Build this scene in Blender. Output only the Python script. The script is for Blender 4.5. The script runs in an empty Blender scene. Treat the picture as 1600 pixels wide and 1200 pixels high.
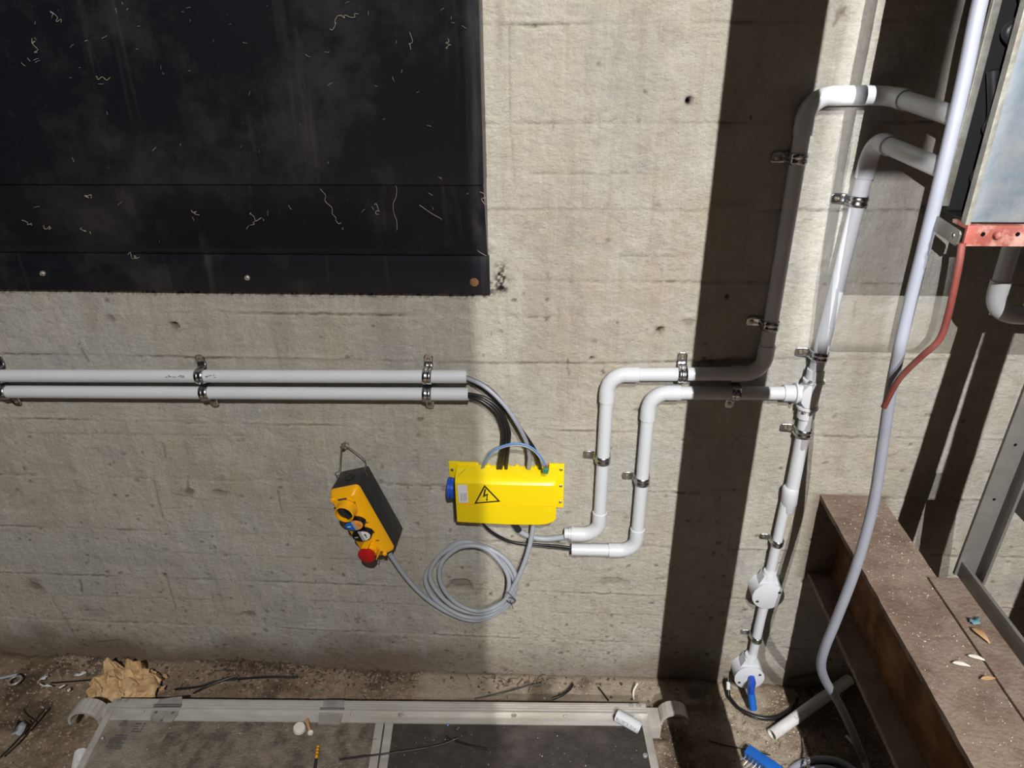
import bpy, bmesh, math, random
import numpy as np
from mathutils import Vector, Matrix
random.seed(7); rng = np.random.default_rng(11)
S = bpy.context.scene
COL = S.collection
# ------------------------------------------------------------------ camera
FPX = 1109.0
def unit(a): return a / np.linalg.norm(a)
cy_ = unit(np.array([76., 545., -FPX]))
cz_ = -unit(np.array([25., -2257., -FPX])); cz_ = unit(cz_ - cy_ * cz_.dot(cy_))
cx_ = np.cross(cy_, cz_)
RC = np.array([cx_, cy_, cz_])            # camera axes -> world
CAM = np.array([0., 0., 1.363]); WY = 1.2  # wall plane at y = 1.2
def ray(px, py): return RC @ np.array([px - 800, 600 - py, -FPX]) / FPX
def W(px, py, off=0.0):                    # point on the plane 'off' metres in front of the wall
    r = ray(px, py); return Vector(CAM + r * (WY - off) / r[1])
def G(px, py, z=0.0):                      # point on the level z
    r = ray(px, py); return Vector(CAM + r * (z - CAM[2]) / r[2])
def Yp(px, py, y): return W(px, py, WY - y)
cd = bpy.data.cameras.new('camera'); cam = bpy.data.objects.new('camera', cd); COL.objects.link(cam)
m = Matrix([list(RC[i]) + [CAM[i]] for i in range(3)] + [[0, 0, 0, 1]]); cam.matrix_world = m
cd.sensor_width = 36; cd.lens = 36 * FPX / 1600; cd.clip_start = .01; S.camera = cam
# ------------------------------------------------------------------ world, lamps, exposure
wd = bpy.data.worlds.new('world'); S.world = wd; wd.use_nodes = True
bg = wd.node_tree.nodes['Background']; bg.inputs[0].default_value = (1, .80, .62, 1); bg.inputs[1].default_value = .006
S.view_settings.view_transform = 'Standard'; S.view_settings.look = 'None'
S.view_settings.exposure = 0.0; S.view_settings.gamma = 1; S.view_settings.use_curve_mapping = False
def lamp(name, loc, power, col, rad):
    l = bpy.data.lights.new(name, 'POINT'); l.energy = power; l.color = col; l.shadow_soft_size = rad
    o = bpy.data.objects.new(name, l); o.location = loc; COL.objects.link(o); return o
LX, LY = .50, -1.8
lamp('work_lamp_upper', (LX, LY, 3.3), 480, (1, .965, .90), .0025)
lamp('work_lamp_lower', (LX, LY, 2.5), 350, (1, .965, .91), .0025)
lamp('work_lamp_side', (-.25, -.6, 1.6), 150, (1, .975, .95), .001)
# ------------------------------------------------------------------ materials
def mat(name, col, rough=.5, metal=0., var=.12, scale=30., bump=0., bscale=150., dust=None, stretch=(1, 1, 1), spec=.5, dlo=.45, dhi=.65, dscale=12.):
    M = bpy.data.materials.new(name); M.use_nodes = True
    n = M.node_tree.nodes; k = M.node_tree.links; b = n['Principled BSDF']
    b.inputs['Roughness'].default_value = rough; b.inputs['Metallic'].default_value = metal
    b.inputs['Specular IOR Level'].default_value = spec
    tc = n.new('ShaderNodeTexCoord'); mp = n.new('ShaderNodeMapping'); mp.inputs['Scale'].default_value = stretch
    k.new(tc.outputs['Object'], mp.inputs[0])
    ns = n.new('ShaderNodeTexNoise'); ns.inputs['Scale'].default_value = scale; ns.inputs['Detail'].default_value = 6
    k.new(mp.outputs[0], ns.inputs['Vector'])
    rp = n.new('ShaderNodeMapRange'); rp.inputs[1].default_value = .25; rp.inputs[2].default_value = .75
    rp.inputs[3].default_value = 1 - var; rp.inputs[4].default_value = 1 + var; k.new(ns.outputs[0], rp.inputs[0])
    mx = n.new('ShaderNodeMix'); mx.data_type = 'RGBA'; mx.blend_type = 'MULTIPLY'; mx.inputs[0].default_value = 1
    mx.inputs[6].default_value = (*col, 1); k.new(rp.outputs[0], mx.inputs[7]); out = mx.outputs[2]
    if dust:
        n2 = n.new('ShaderNodeTexNoise'); n2.inputs['Scale'].default_value = dscale; n2.inputs['Detail'].default_value = 8; n2.inputs['Roughness'].default_value = .7
        k.new(mp.outputs[0], n2.inputs['Vector'])
        r2 = n.new('ShaderNodeMapRange'); r2.inputs[1].default_value = dlo; r2.inputs[2].default_value = dhi; k.new(n2.outputs[0], r2.inputs[0])
        m2 = n.new('ShaderNodeMix'); m2.data_type = 'RGBA'; k.new(r2.outputs[0], m2.inputs[0]); k.new(out, m2.inputs[6]); m2.inputs[7].default_value = (*dust, 1)
        out = m2.outputs[2]
    k.new(out, b.inputs['Base Color'])
    if bump:
        n3 = n.new('ShaderNodeTexNoise'); n3.inputs['Scale'].default_value = bscale; n3.inputs['Detail'].default_value = 5
        k.new(mp.outputs[0], n3.inputs['Vector'])
        bp = n.new('ShaderNodeBump'); bp.inputs['Strength'].default_value = bump; bp.inputs['Distance'].default_value = .003
        k.new(n3.outputs[0], bp.inputs['Height']); k.new(bp.outputs[0], b.inputs['Normal'])
    return M
pvc = mat('white_pvc', (.61, .64, .70), .32, var=.03, scale=12)
pvc_dirty = mat('scuffed_pvc', (.66, .67, .68), .4, var=.08, dust=(.45, .42, .37), dlo=.5, dhi=.8)
pvc_grey = mat('grey_cable', (.33, .36, .41), .45, var=.05)
cable_grey = mat('light_grey_cable', (.28, .30, .365), .42, var=.05)
cable_black = mat('black_cable', (.012, .012, .013), .35, var=.1)
galv = mat('galvanised_clip', (.55, .57, .6), .25, 1., var=.2, scale=120)
steel_dark = mat('dull_steel', (.30, .30, .29), .45, .85, var=.2, scale=40, bump=.15)
yellow = mat('yellow_plastic', (.86, .65, .004), .3, var=.03, scale=8)
yellow_lid = mat('amber_yellow_plastic', (.95, .45, .004), .35, var=.04, scale=20)
black_pl = mat('black_plastic', (.016, .017, .02), .42, var=.3, scale=30, dust=(.045, .047, .052), dlo=.5, dhi=.85, dscale=25)
black_gl = mat('gloss_black', (.006, .006, .007), .25)
blue_pl = mat('blue_plastic', (.01, .07, .50), .35)
blue_lt = mat('light_blue_plastic', (.012, .13, .55), .4)
red_pl = mat('red_plastic', (.42, .006, .01), .3)
orange_pl = mat('orange_plastic', (.85, .34, .07), .4)
white_pl = mat('white_plastic', (.72, .72, .74), .4)
ink = mat('black_ink', (.008, .008, .008), .6)
ink_pale = mat('grey_ink', (.07, .07, .08), .6)
label_m = mat('paper_label', (.70, .70, .74), .6)
wire_m = mat('wire_steel', (.55, .54, .5), .3, 1.)
wire_blue = mat('pale_blue_wire', (.12, .27, .58), .45)
green_m = mat('green_connector', (.04, .22, .12), .45)
gold_m = mat('brass', (.5, .44, .34), .35, .9)
alu = mat('aluminium', (.58, .57, .55), .42, .35, var=.12, scale=60, stretch=(.3, 1, 1), bump=.1, bscale=60, dust=(.36, .33, .285), dlo=.45, dhi=.80, dscale=14)
alu_dull = mat('dull_aluminium', (.44, .43, .42), .5, .5, var=.15, dust=(.28, .25, .21))
beam_m = mat('dusty_brown_steel', (.165, .112, .088), .8, var=.22, scale=18, bump=.7, bscale=160, dust=(.265, .21, .172), dlo=.38, dhi=.62, dscale=14, spec=.2)
rust_m = mat('rusty_web', (.15, .075, .04), .85, var=.35, scale=25, bump=.8, bscale=80, dust=(.30, .16, .07), dlo=.45, dhi=.7, spec=.2)
post_m = mat('grey_painted_steel', (.20, .20, .19), .5, .3, var=.15, scale=25, bump=.2, bscale=120, dust=(.24, .22, .2), dlo=.55, dhi=.8)
galv_face = mat('galvanised_sheet', (.20, .25, .31), .5, .2, var=.18, scale=22, bump=.12, bscale=60, dust=(.33, .35, .375), dlo=.4, dhi=.7, dscale=30)
galv_edge = mat('galvanised_edge', (.36, .36, .33), .5, .4, var=.3, scale=60, bump=.25, dust=(.22, .2, .17))
shaded_in = mat('shaded_interior', (.006, .006, .007), .7)  # galvanised inside of the trunking, its shade put into the near-black colour
red_paint = mat('worn_red_paint', (.36, .10, .08), .5, var=.15, scale=30, bump=.2, dust=(.60, .36, .31), dlo=.5, dhi=.62, dscale=28)
red_rod = mat('red_sheath', (.20, .050, .042), .5, var=.15, dust=(.26, .12, .10), dlo=.5, dhi=.8)
paper_m = mat('brown_paper', (.56, .38, .20), .7, var=.3, scale=60, bump=1., bscale=110)
wood_m = mat('dry_leaf', (.48, .29, .15), .8, var=.2)
stone_m = mat('grit', (.36, .29, .22), .9, var=.5, scale=150)
soil_lump_m = mat('soil_lump', (.27, .20, .145), .95, var=.4, scale=200, bump=.5)
pale_m = mat('pale_chip', (.72, .69, .63), .8, var=.1)
dirtdark = mat('dark_debris', (.085, .058, .04), .9, var=.4)
cob_m = mat('cobweb', (.34, .31, .26), .9)
blocker_m = mat('blocker_grey', (.2, .2, .2), .6)  # plain grey of the added blockers out of view
blocker_brown_m = mat('blocker_brown', (.35, .25, .16), .7)  # plain brown of the added blockers out of view

# black painted apron: dust streaks
def black_paint():
    M = bpy.data.materials.new('black_paint'); M.use_nodes = True
    n = M.node_tree.nodes; k = M.node_tree.links; b = n['Principled BSDF']
    b.inputs['Roughness'].default_value = .38; b.inputs['Specular IOR Level'].default_value = .35
    tc = n.new('ShaderNodeTexCoord')
    def noi(sc, st, det=6, ro=.6):
        mp = n.new('ShaderNodeMapping'); mp.inputs['Scale'].default_value = st; k.new(tc.outputs['Object'], mp.inputs[0])
        a = n.new('ShaderNodeTexNoise'); a.inputs['Scale'].default_value = sc; a.inputs['Detail'].default_value = det; a.inputs['Roughness'].default_value = ro
        k.new(mp.outputs[0], a.inputs[0]); return a.outputs[0]
    def rng_(src, a, b_, c=0, d=1):
        r = n.new('ShaderNodeMapRange'); r.inputs[1].default_value = a; r.inputs[2].default_value = b_; r.inputs[3].default_value = c; r.inputs[4].default_value = d
        k.new(src, r.inputs[0]); return r.outputs[0]
    def mth(op, a, b_):
        r = n.new('ShaderNodeMath'); r.operation = op
        for i, v in ((0, a), (1, b_)):
            if isinstance(v, (int, float)): r.inputs[i].default_value = v
            else: k.new(v, r.inputs[i])
        return r.outputs[0]
    streak = rng_(noi(14, (1.6, 1, .10), 5), .60, .82, 0, .30)
    cloud = rng_(noi(4.5, (1, 1, 1), 9, .72), .5, .8, 0, .30)
    speck = rng_(noi(170, (1, 1, .7), 2), .74, .80, 0, .55)
    f = mth('MAXIMUM', mth('ADD', streak, cloud), speck)
    mx = n.new('ShaderNodeMix'); mx.data_type = 'RGBA'; mx.inputs[6].default_value = (.0075, .0078, .0125, 1); mx.inputs[7].default_value = (.13, .125, .115, 1)
    k.new(f, mx.inputs[0]); k.new(mx.outputs[2], b.inputs['Base Color'])
    k.new(rng_(cloud, 0, .4, .34, .6), b.inputs['Roughness'])
    bp = n.new('ShaderNodeBump'); bp.inputs['Strength'].default_value = .25; bp.inputs['Distance'].default_value = .002
    k.new(noi(30, (1, 1, .5), 8), bp.inputs['Height']); k.new(bp.outputs[0], b.inputs['Normal'])
    return M
blackp = black_paint()

# concrete: colours + three painted masks carried by the mesh (joints, grime, black paint)
def concrete(name, dirt=False):
    M = bpy.data.materials.new(name); M.use_nodes = True
    n = M.node_tree.nodes; k = M.node_tree.links; b = n['Principled BSDF']
    b.inputs['Roughness'].default_value = .85; b.inputs['Specular IOR Level'].default_value = .2
    tc = n.new('ShaderNodeTexCoord')
    def noi(sc, st, det=6, ro=.6):
        mp = n.new('ShaderNodeMapping'); mp.inputs['Scale'].default_value = st; k.new(tc.outputs['Object'], mp.inputs[0])
        a = n.new('ShaderNodeTexNoise'); a.inputs['Scale'].default_value = sc; a.inputs['Detail'].default_value = det; a.inputs['Roughness'].default_value = ro
        k.new(mp.outputs[0], a.inputs[0]); return a.outputs[0]
    def rg(src, a, b_, c=0, d=1):
        r = n.new('ShaderNodeMapRange'); r.inputs[1].default_value = a; r.inputs[2].default_value = b_; r.inputs[3].default_value = c; r.inputs[4].default_value = d
        k.new(src, r.inputs[0]); return r.outputs[0]
    def mix(f, a, c, bt='MIX'):
        x = n.new('ShaderNodeMix'); x.data_type = 'RGBA'; x.blend_type = bt
        if isinstance(f, (int, float)): x.inputs[0].default_value = f
        else: k.new(f, x.inputs[0])
        for i, v in ((6, a), (7, c)):
            if isinstance(v, tuple): x.inputs[i].default_value = (*v, 1)
            else: k.new(v, x.inputs[i])
        return x.outputs[2]
    def mul(a, c):
        r = n.new('ShaderNodeMath'); r.operation = 'MULTIPLY'
        for i, v in ((0, a), (1, c)):
            if isinstance(v, (int, float)): r.inputs[i].default_value = v
            else: k.new(v, r.inputs[i])
        return r.outputs[0]
    at = n.new('ShaderNodeAttribute'); at.attribute_name = 'mask'
    sp = n.new('ShaderNodeSeparateColor'); k.new(at.outputs['Color'], sp.inputs[0])
    if not dirt:
        c = mix(rg(noi(2.2, (1, 1, 1.3), 5), .42, .62), (.54, .512, .435), (.50, .50, .48))
        c = mix(rg(noi(3.6, (1.7, 1, .7), 6), .50, .68, 0, .5), c, (.52, .44, .355))
        c = mix(rg(noi(5, (1, 1, 1.6), 6, .65), .56, .72, 0, .75), c, (.385, .395, .405))
        c = mix(rg(noi(9, (1, 1, 1), 7, .7), .54, .72, 0, .65), c, (.68, .65, .61))
        c = mix(rg(noi(16, (4.5, 1, .28), 5), .50, .72, 0, .35), c, (.66, .64, .59))
        c = mix(rg(noi(19, (4.5, 1, .22), 5), .54, .74, 0, .35), c, (.37, .31, .25))
        c = mix(rg(noi(12, (.35, 1, 5), 6, .7), .5, .75, 0, .32), c, (.40, .36, .30))
        c = mix(rg(noi(28, (1, 1, 1.2), 9, .78), .50, .62, 0, .40), c, (.66, .645, .61))
        c = mix(rg(noi(21, (1.2, 1, 1), 9, .78), .53, .66, 0, .45), c, (.36, .325, .275))
        c = mix(rg(noi(150, (1, 1, 1), 3), .62, .72, 0, .38), c, (.34, .30, .25))
        c = mix(rg(noi(260, (1, 1, 1), 2), .64, .74, 0, .28), c, (.80, .78, .73))
        c = mix(mul(sp.outputs[1], .85), c, (.155, .10, .066))
        c = mix(mul(sp.outputs[0], .88), c, (.085, .062, .045))
        c = mix(sp.outputs[2], c, (.012, .011, .011))
        k.new(c, b.inputs['Base Color'])
        h1 = noi(55, (1, 1, 1.2), 10, .75); bd = .008; bs = 1.0
        hs = n.new('ShaderNodeMath'); hs.operation = 'MULTIPLY_ADD'; k.new(noi(22, (3.5, 1, .5), 5, .7), hs.inputs[0]); hs.inputs[1].default_value = .22; k.new(h1, hs.inputs[2]); h1 = hs.outputs[0]
    else:
        c = mix(rg(noi(5, (1, 1, 1), 8, .7), .35, .65), (.20, .142, .10), (.44, .35, .265))
        c = mix(rg(noi(60, (1, 1, 1), 6, .7), .45, .7, 0, .75), c, (.17, .118, .08))
        c = mix(rg(noi(200, (1, 1, 1), 3), .6, .72, 0, .7), c, (.56, .49, .40))
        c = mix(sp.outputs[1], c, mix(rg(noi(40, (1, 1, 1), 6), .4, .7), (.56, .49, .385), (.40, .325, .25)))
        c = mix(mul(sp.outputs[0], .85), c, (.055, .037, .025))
        k.new(c, b.inputs['Base Color'])
        h1 = noi(90, (1, 1, 1), 10, .75); bd = .010; bs = .9
    bp = n.new('ShaderNodeBump'); bp.inputs['Strength'].default_value = bs; bp.inputs['Distance'].default_value = bd
    k.new(h1, bp.inputs['Height']); k.new(bp.outputs[0], b.inputs['Normal'])
    return M
conc = concrete('board_marked_concrete'); soil = concrete('pit_floor', True)

# ------------------------------------------------------------------ object helpers
def root(name, loc, label, cat, group=None, mtx=None):
    o = bpy.data.objects.new(name, None); o.empty_display_size = .02; COL.objects.link(o)
    if mtx is not None: o.matrix_world = mtx
    else: o.location = loc
    o['label'] = label; o['category'] = cat
    if group: o['group'] = group
    return o
class MB:
    """collects shapes; build() links them as one mesh"""
    def __init__(s): s.v = []; s.f = []; s.mi = []; s.mats = []; s.cur = 0
    def raw(s, v, f):
        b = len(s.v); s.v += [tuple(p) for p in v]; s.f += [tuple(b + i for i in q) for q in f]; s.mi += [s.cur] * len(f); return s
    def box(s, lo, hi, M=None):
        x0, y0, z0 = lo; x1, y1, z1 = hi
        v = [Vector(p) for p in ((x0,y0,z0),(x1,y0,z0),(x1,y1,z0),(x0,y1,z0),(x0,y0,z1),(x1,y0,z1),(x1,y1,z1),(x0,y1,z1))]
        if M is not None: v = [M @ p for p in v]
        return s.raw(v, [(0,3,2,1),(4,5,6,7),(0,1,5,4),(1,2,6,5),(2,3,7,6),(3,0,4,7)])
    def tube(s, pts, r, n=12, cap=True, radii=None, hollow=0):
        P = [Vector(p) for p in pts]; rings = []; T0 = (P[1] - P[0]).normalized()
        N = T0.orthogonal().normalized()
        for i, p in enumerate(P):
            T = ((P[min(i+1, len(P)-1)] - P[max(i-1, 0)])).normalized()
            N = (N - T * N.dot(T)).normalized(); B = T.cross(N)
            rr = radii[i] if radii else r
            rings.append([p + (N * math.cos(2*math.pi*j/n) + B * math.sin(2*math.pi*j/n)) * rr for j in range(n)])
        v = [q for R_ in rings for q in R_]; f = []
        for i in range(len(P)-1):
            for j in range(n):
                a = i*n+j; b_ = i*n+(j+1) % n; f.append((a, b_, b_+n, a+n))
        if cap: f.append(tuple(range(n-1, -1, -1))); f.append(tuple((len(P)-1)*n + j for j in range(n)))
        return s.raw(v, f)
    def rev(s, prof, o, ax, n=24, cap=True):
        """lathe: prof = [(r, h)], axis ax from o"""
        ax = Vector(ax).normalized(); N = ax.orthogonal().normalized(); B = ax.cross(N); o = Vector(o); v = []; f = []
        for r, h in prof: v += [o + ax*h + (N*math.cos(2*math.pi*j/n) + B*math.sin(2*math.pi*j/n))*r for j in range(n)]
        for i in range(len(prof)-1):
            for j in range(n): a = i*n+j; b_ = i*n+(j+1) % n; f.append((a, b_, b_+n, a+n))
        if cap: f.append(tuple(range(n-1, -1, -1))); f.append(tuple((len(prof)-1)*n + j for j in range(n)))
        return s.raw(v, f)
    def prism(s, poly, d0, d1, fn):
        """poly 2d outline, extruded d0..d1; fn(a, b, d) -> point"""
        n = len(poly); v = [fn(a, b, d0) for a, b in poly] + [fn(a, b, d1) for a, b in poly]
        f = [tuple(range(n-1, -1, -1)), tuple(range(n, 2*n))] + [(i, (i+1) % n, (i+1) % n + n, i+n) for i in range(n)]
        return s.raw(v, f)
    def ball(s, c, r, seg=8, sc=(1, 1, 1)):
        c = Vector(c); v = []; f = []; rr = seg//2
        for i in range(rr+1):
            th = math.pi*i/rr
            for j in range(seg): ph = 2*math.pi*j/seg; v.append(c + Vector((math.sin(th)*math.cos(ph)*sc[0], math.sin(th)*math.sin(ph)*sc[1], math.cos(th)*sc[2]))*r)
        for i in range(rr):
            for j in range(seg): a = i*seg+j; b_ = i*seg+(j+1) % seg; f.append((a, a+seg, b_+seg, b_))
        return s.raw(v, f)
    def build(s, name, mt, parent=None, smooth=True, bevel=0, local=False, angle=40, label=None, kind=None, solid=0):
        me = bpy.data.meshes.new(name); v = s.v
        if parent is not None and not local:
            inv = parent_mtx(parent).inverted(); v = [tuple(inv @ Vector(p)) for p in v]
        me.from_pydata([tuple(p) for p in v], [], s.f)
        bm = bmesh.new(); bm.from_mesh(me); bmesh.ops.remove_doubles(bm, verts=bm.verts, dist=1e-6)
        bmesh.ops.recalc_face_normals(bm, faces=bm.faces)
        if bevel: bmesh.ops.bevel(bm, geom=[e for e in bm.edges if len(e.link_faces) == 2 and e.calc_face_angle(0) > .6], offset=bevel, segments=2, affect='EDGES', profile=.6)
        bm.to_mesh(me); bm.free()
        mts = mt if isinstance(mt, (list, tuple)) else [mt]
        for q in mts: me.materials.append(q)
        if smooth:
            me.polygons.foreach_set('use_smooth', [True]*len(me.polygons)); me.set_sharp_from_angle(angle=math.radians(angle))
        o = bpy.data.objects.new(name, me); COL.objects.link(o)
        if parent is not None: o.parent = parent
        if label: o['label'] = label
        if kind: o['kind'] = kind
        if solid:
            sm = o.modifiers.new('thickness', 'SOLIDIFY'); sm.thickness = solid; sm.offset = 0
        return o
def parent_mtx(p):
    M = Matrix.Translation(p.location) @ p.rotation_euler.to_matrix().to_4x4() if p.type == 'EMPTY' else Matrix()
    if p.type != 'EMPTY' and p.parent: return parent_mtx(p.parent)
    return M
def tagm(o, label, cat, group=None, kind=None):
    if label: o['label'] = label
    if cat: o['category'] = cat
    if group: o['group'] = group
    if kind: o['kind'] = kind
    return o
def spline(pts, n=8):
    P = [Vector(p) for p in pts]; P = [P[0]*2 - P[1]] + P + [P[-1]*2 - P[-2]]; out = []
    for i in range(1, len(P)-2):
        for k in range(n):
            t = k/n; a, b, c, d = P[i-1], P[i], P[i+1], P[i+2]
            out.append(.5*((2*b) + (c-a)*t + (2*a-5*b+4*c-d)*t*t + (3*b-a-3*c+d)*t*t*t))
    out.append(P[-2]); return out
def origin(o, p):
    """move a one-mesh thing's origin to p"""
    p = Vector(p); o.data.transform(Matrix.Translation(-p)); o.location = p; return o
def text_mesh(body, size, mtx, mt, name, parent, depth=.0002, bold=0, align='CENTER', label=None):
    cu = bpy.data.curves.new(name, 'FONT'); cu.body = body; cu.size = size; cu.align_x = align; cu.align_y = 'CENTER'; cu.extrude = depth; cu.offset = bold
    cu.resolution_u = 3
    t = bpy.data.objects.new('tmp', cu); COL.objects.link(t)
    me = bpy.data.meshes.new_from_object(t.evaluated_get(bpy.context.evaluated_depsgraph_get())); bpy.data.objects.remove(t)
    me.transform(mtx); me.materials.clear(); me.materials.append(mt); me.name = name
    o = bpy.data.objects.new(name, me); COL.objects.link(o); o.parent = parent
    if label: o['label'] = label
    return o

# ------------------------------------------------------------------ numpy noise
def vn(x, y, f, seed, fy=None):
    fy = fy or f; r = np.random.default_rng(seed); T = r.random((256, 256))
    X = x*f + 57.3; Y_ = y*fy + 91.7; xi = np.floor(X).astype(int); yi = np.floor(Y_).astype(int); u = X - xi; v = Y_ - yi
    u = u*u*(3-2*u); v = v*v*(3-2*v); g = lambda a, b: T[a % 256, b % 256]
    return (g(xi, yi)*(1-u)+g(xi+1, yi)*u)*(1-v) + (g(xi, yi+1)*(1-u)+g(xi+1, yi+1)*u)*v
def fb(x, y, f, seed, o=4, fy=None):
    t = 0; a = .5; s = 0
    for i in range(o): t = t + a*vn(x, y, f*2**i, seed+i, (fy or f)*2**i); s += a; a *= .55
    return t/s
def grid_obj(name, us, vs, pts, mask, mt):
    nu, nv = len(us), len(vs); me = bpy.data.meshes.new(name)
    me.vertices.add(nu*nv); me.vertices.foreach_set('co', pts.reshape(-1).astype(np.float32))
    i, j = np.meshgrid(np.arange(nu-1), np.arange(nv-1), indexing='ij'); a = (i*nv+j).ravel()
    q = np.stack([a, a+nv, a+nv+1, a+1], 1); nf = len(q)
    me.loops.add(nf*4); me.loops.foreach_set('vertex_index', q.ravel().astype(np.int32))
    me.polygons.add(nf); me.polygons.foreach_set('loop_start', np.arange(0, nf*4, 4, dtype=np.int32)); me.polygons.foreach_set('use_smooth', np.ones(nf, bool))
    me.update(calc_edges=True)
    at = me.color_attributes.new('mask', 'FLOAT_COLOR', 'POINT'); c = np.ones((nu*nv, 4), np.float32); c[:, :3] = np.clip(mask.reshape(-1, 3), 0, 1)
    at.data.foreach_set('color', c.ravel()); me.materials.append(mt)
    o = bpy.data.objects.new(name, me); COL.objects.link(o); return o

# ================================================================== WALL
us = np.concatenate([np.linspace(-2.1, -1.36, 40), np.arange(-1.35, 1.02, .003), np.linspace(1.03, 1.6, 40)])
vs = np.concatenate([np.arange(-.05, 1.46, .003), np.linspace(1.47, 2.6, 60)])
X, Z = np.meshgrid(us, vs, indexing='ij')
h = (fb(X, Z, 4, 1)-.5)*.004 + (fb(X, Z, 40, 5)-.5)*.0024
joint = np.zeros_like(X); grime = np.zeros_like(X); paint = np.zeros_like(X)
sm = lambda a, b, x: np.clip((x-a)/(b-a), 0, 1)**2*(3-2*np.clip((x-a)/(b-a), 0, 1))
lines = [(.125, 0, 9), (.265, 0, 9), (.399, 0, 9), (.536, 0, 9), (.672, 0, 9), (.816, .018, 9), (.908, 0, .12), (.975, 0, -.12), (1.10, 0, 9), (1.237, 0, 9), (1.378, 0, 9), (1.51, 0, 9), (1.65, 0, 9)]
step = np.zeros_like(X)
for i, (z0, sl, lim) in enumerate(lines):
    zl = z0 + sl*sm(0, .5, X) + (fb(X, X*0+i, 12, 40+i, 3)-.5)*.004 + (fb(X, X*0+i, 95, 140+i, 2)-.5)*.0035
    on = 1.0 if lim == 9 else (sm(.2, .05, X) if lim > 0 else sm(-.2, -.05, X))
    am = sm(.42, .66, fb(X, X*0+i*7, 7, 60+i, 4)); rid = sm(.52, .68, fb(X, X*0+i*3, 6, 80+i, 3))
    g = np.exp(-((Z-zl)/.0019)**2)
    h += on*(-g*.0022*(.35+am) + np.exp(-((Z-zl-.004)/.003)**2)*.0022*rid)
    joint = np.maximum(joint, on*g*(.10+.85*am)*(.35+.65*sm(.35, .6, fb(X, Z, 90, 99))))
    step += on*(rng.random()-.5)*.0026*sm(zl-.001, zl+.001, Z)
h += step
# vertical board butt marks and cracks
def stroke(p, q, w, a, dep, arr=None, wob=.004):
    x0, z0 = p; x1, z1 = q; m_ = .03
    iu = (us > min(x0, x1)-m_) & (us < max(x0, x1)+m_); iv = (vs > min(z0, z1)-m_) & (vs < max(z0, z1)+m_)
    if not iu.any() or not iv.any(): return
    I = np.ix_(iu, iv); xx = X[I]; zz = Z[I]; L = math.hypot(x1-x0, z1-z0)+1e-9; dx, dz = (x1-x0)/L, (z1-z0)/L
    t = (xx-x0)*dx + (zz-z0)*dz; d = (xx-x0)*dz - (zz-z0)*dx + (fb(xx, zz, 60, 5, 3)-.5)*wob
    g = np.exp(-(d/w)**2) * sm(-.002, .004, t) * (1-sm(L-.006, L, t))
    (joint if arr is None else arr)[I] = np.maximum((joint if arr is None else arr)[I], a*g); h[I] -= g*dep
def pt(px, py): p = W(px, py); return (p.x, p.z)
for a, b, w, al in [((238,745),(253,812),.0022,.5),((433,765),(441,805),.0022,.6),((124,905),(129,927),.002,.85),((127,545),(137,570),.0025,.7),
                    ((253,692),(258,718),.002,.6),((1545,480),(1552,500),.0018,.6),((303,560),(303,575),.002,.5),((795,35),(797,190),.0014,.32),
                    ((797,190),(806,300),.0014,.25),((863,187),(865,205),.0018,.6),((996,180),(998,196),.002,.5),((257,895),(275,955),.0018,.5),
                    ((80,935),(120,1000),.0016,.45),((292,745),(293,775),.003,.5),((1338,470),(1334,500),.0015,.3),((1322,10),(1300,45),.002,.6),
                    ((888,560),(889,590),.0016,.8),((1230,1062),(1290,1050),.006,.9),((1165,1035),(1200,1060),.002,.5),((120,760),(148,772),.0016,.5),((270,772),(330,785),.0016,.5),
                    ((1345,560),(1300,780),.001,.10),((150,1003),(190,1000),.002,.8),((600,905),(560,912),.0014,.35)]:
    stroke(pt(*a), pt(*b), w, al, .0012)
def pit(x, z, r, dep, al, gr=0, sq=1.0, rough=.6):
    iu = (us > x-3*r) & (us < x+3*r); iv = (vs > z-3*r) & (vs < z+3*r)
    if not iu.any() or not iv.any(): return
    I = np.ix_(iu, iv); d = np.sqrt(((X[I]-x)/sq)**2 + (Z[I]-z)**2)/r; d = d*(1+(fb(X[I], Z[I], .8/r, int(abs(x*1000)) % 97, 3)-.5)*rough*2)
    g = 1-sm(.7, 1.1, d); h[I] -= g*dep; joint[I] = np.maximum(joint[I], g*al)
    if gr: grime[I] = np.maximum(grime[I], (1-sm(.9, 2.4, d))*gr)
for px, py, r, dep, al, gr, sq in [(1077,157,.0058,.03,1,.3,1),(1030,517,.0058,.03,1,.3,1),(272,510,.006,.010,.75,.3,1.2),(855,470,.004,.006,.7,.2,1),(854,501,.0035,.006,.7,.15,1),
        (340,772,.010,.006,.35,.3,1.6),(387,962,.011,.008,.5,.3,1.6),(720,915,.020,.010,.45,.35,1.5),(960,910,.012,.003,.25,.2,2.4),(55,918,.015,.004,.45,.45,1.2),(295,770,.008,.003,.6,.4,1),
        (256,899,.004,.006,1,0,1),(924,561,.004,.008,.9,0,1),(965,505,.002,.006,.9,0,1),(1077,505,.008,.003,.3,.2,1),(172,498,.007,.003,.4,.2,1),(165,472,.004,.004,.6,0,1),
        (150,960,.018,.002,.15,.25,1.3),(835,40,.003,.004,.9,0,1.6),(1136,465,.0035,.008,1,0,1),(1099,560,.003,.008,1,0,1),(1175,183,.0025,.008,1,0,1),(1313,23,.006,.004,.2,.3,1),(416,957,.006,.003,.4,.2,1),(372,690,.003,.002,.4,0,2)]:
    x, z = pt(px, py); pit(x, z, r, dep, al, gr, sq)
for _ in range(620):
    z = abs(rng.normal(0, .42)); x = rng.uniform(-1.3, 1.0)
    if z < 1.45: pit(x, z, rng.uniform(.0018, .0048), .0015, rng.uniform(.25, .8), 0, rng.uniform(.7, 1.6))
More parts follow.
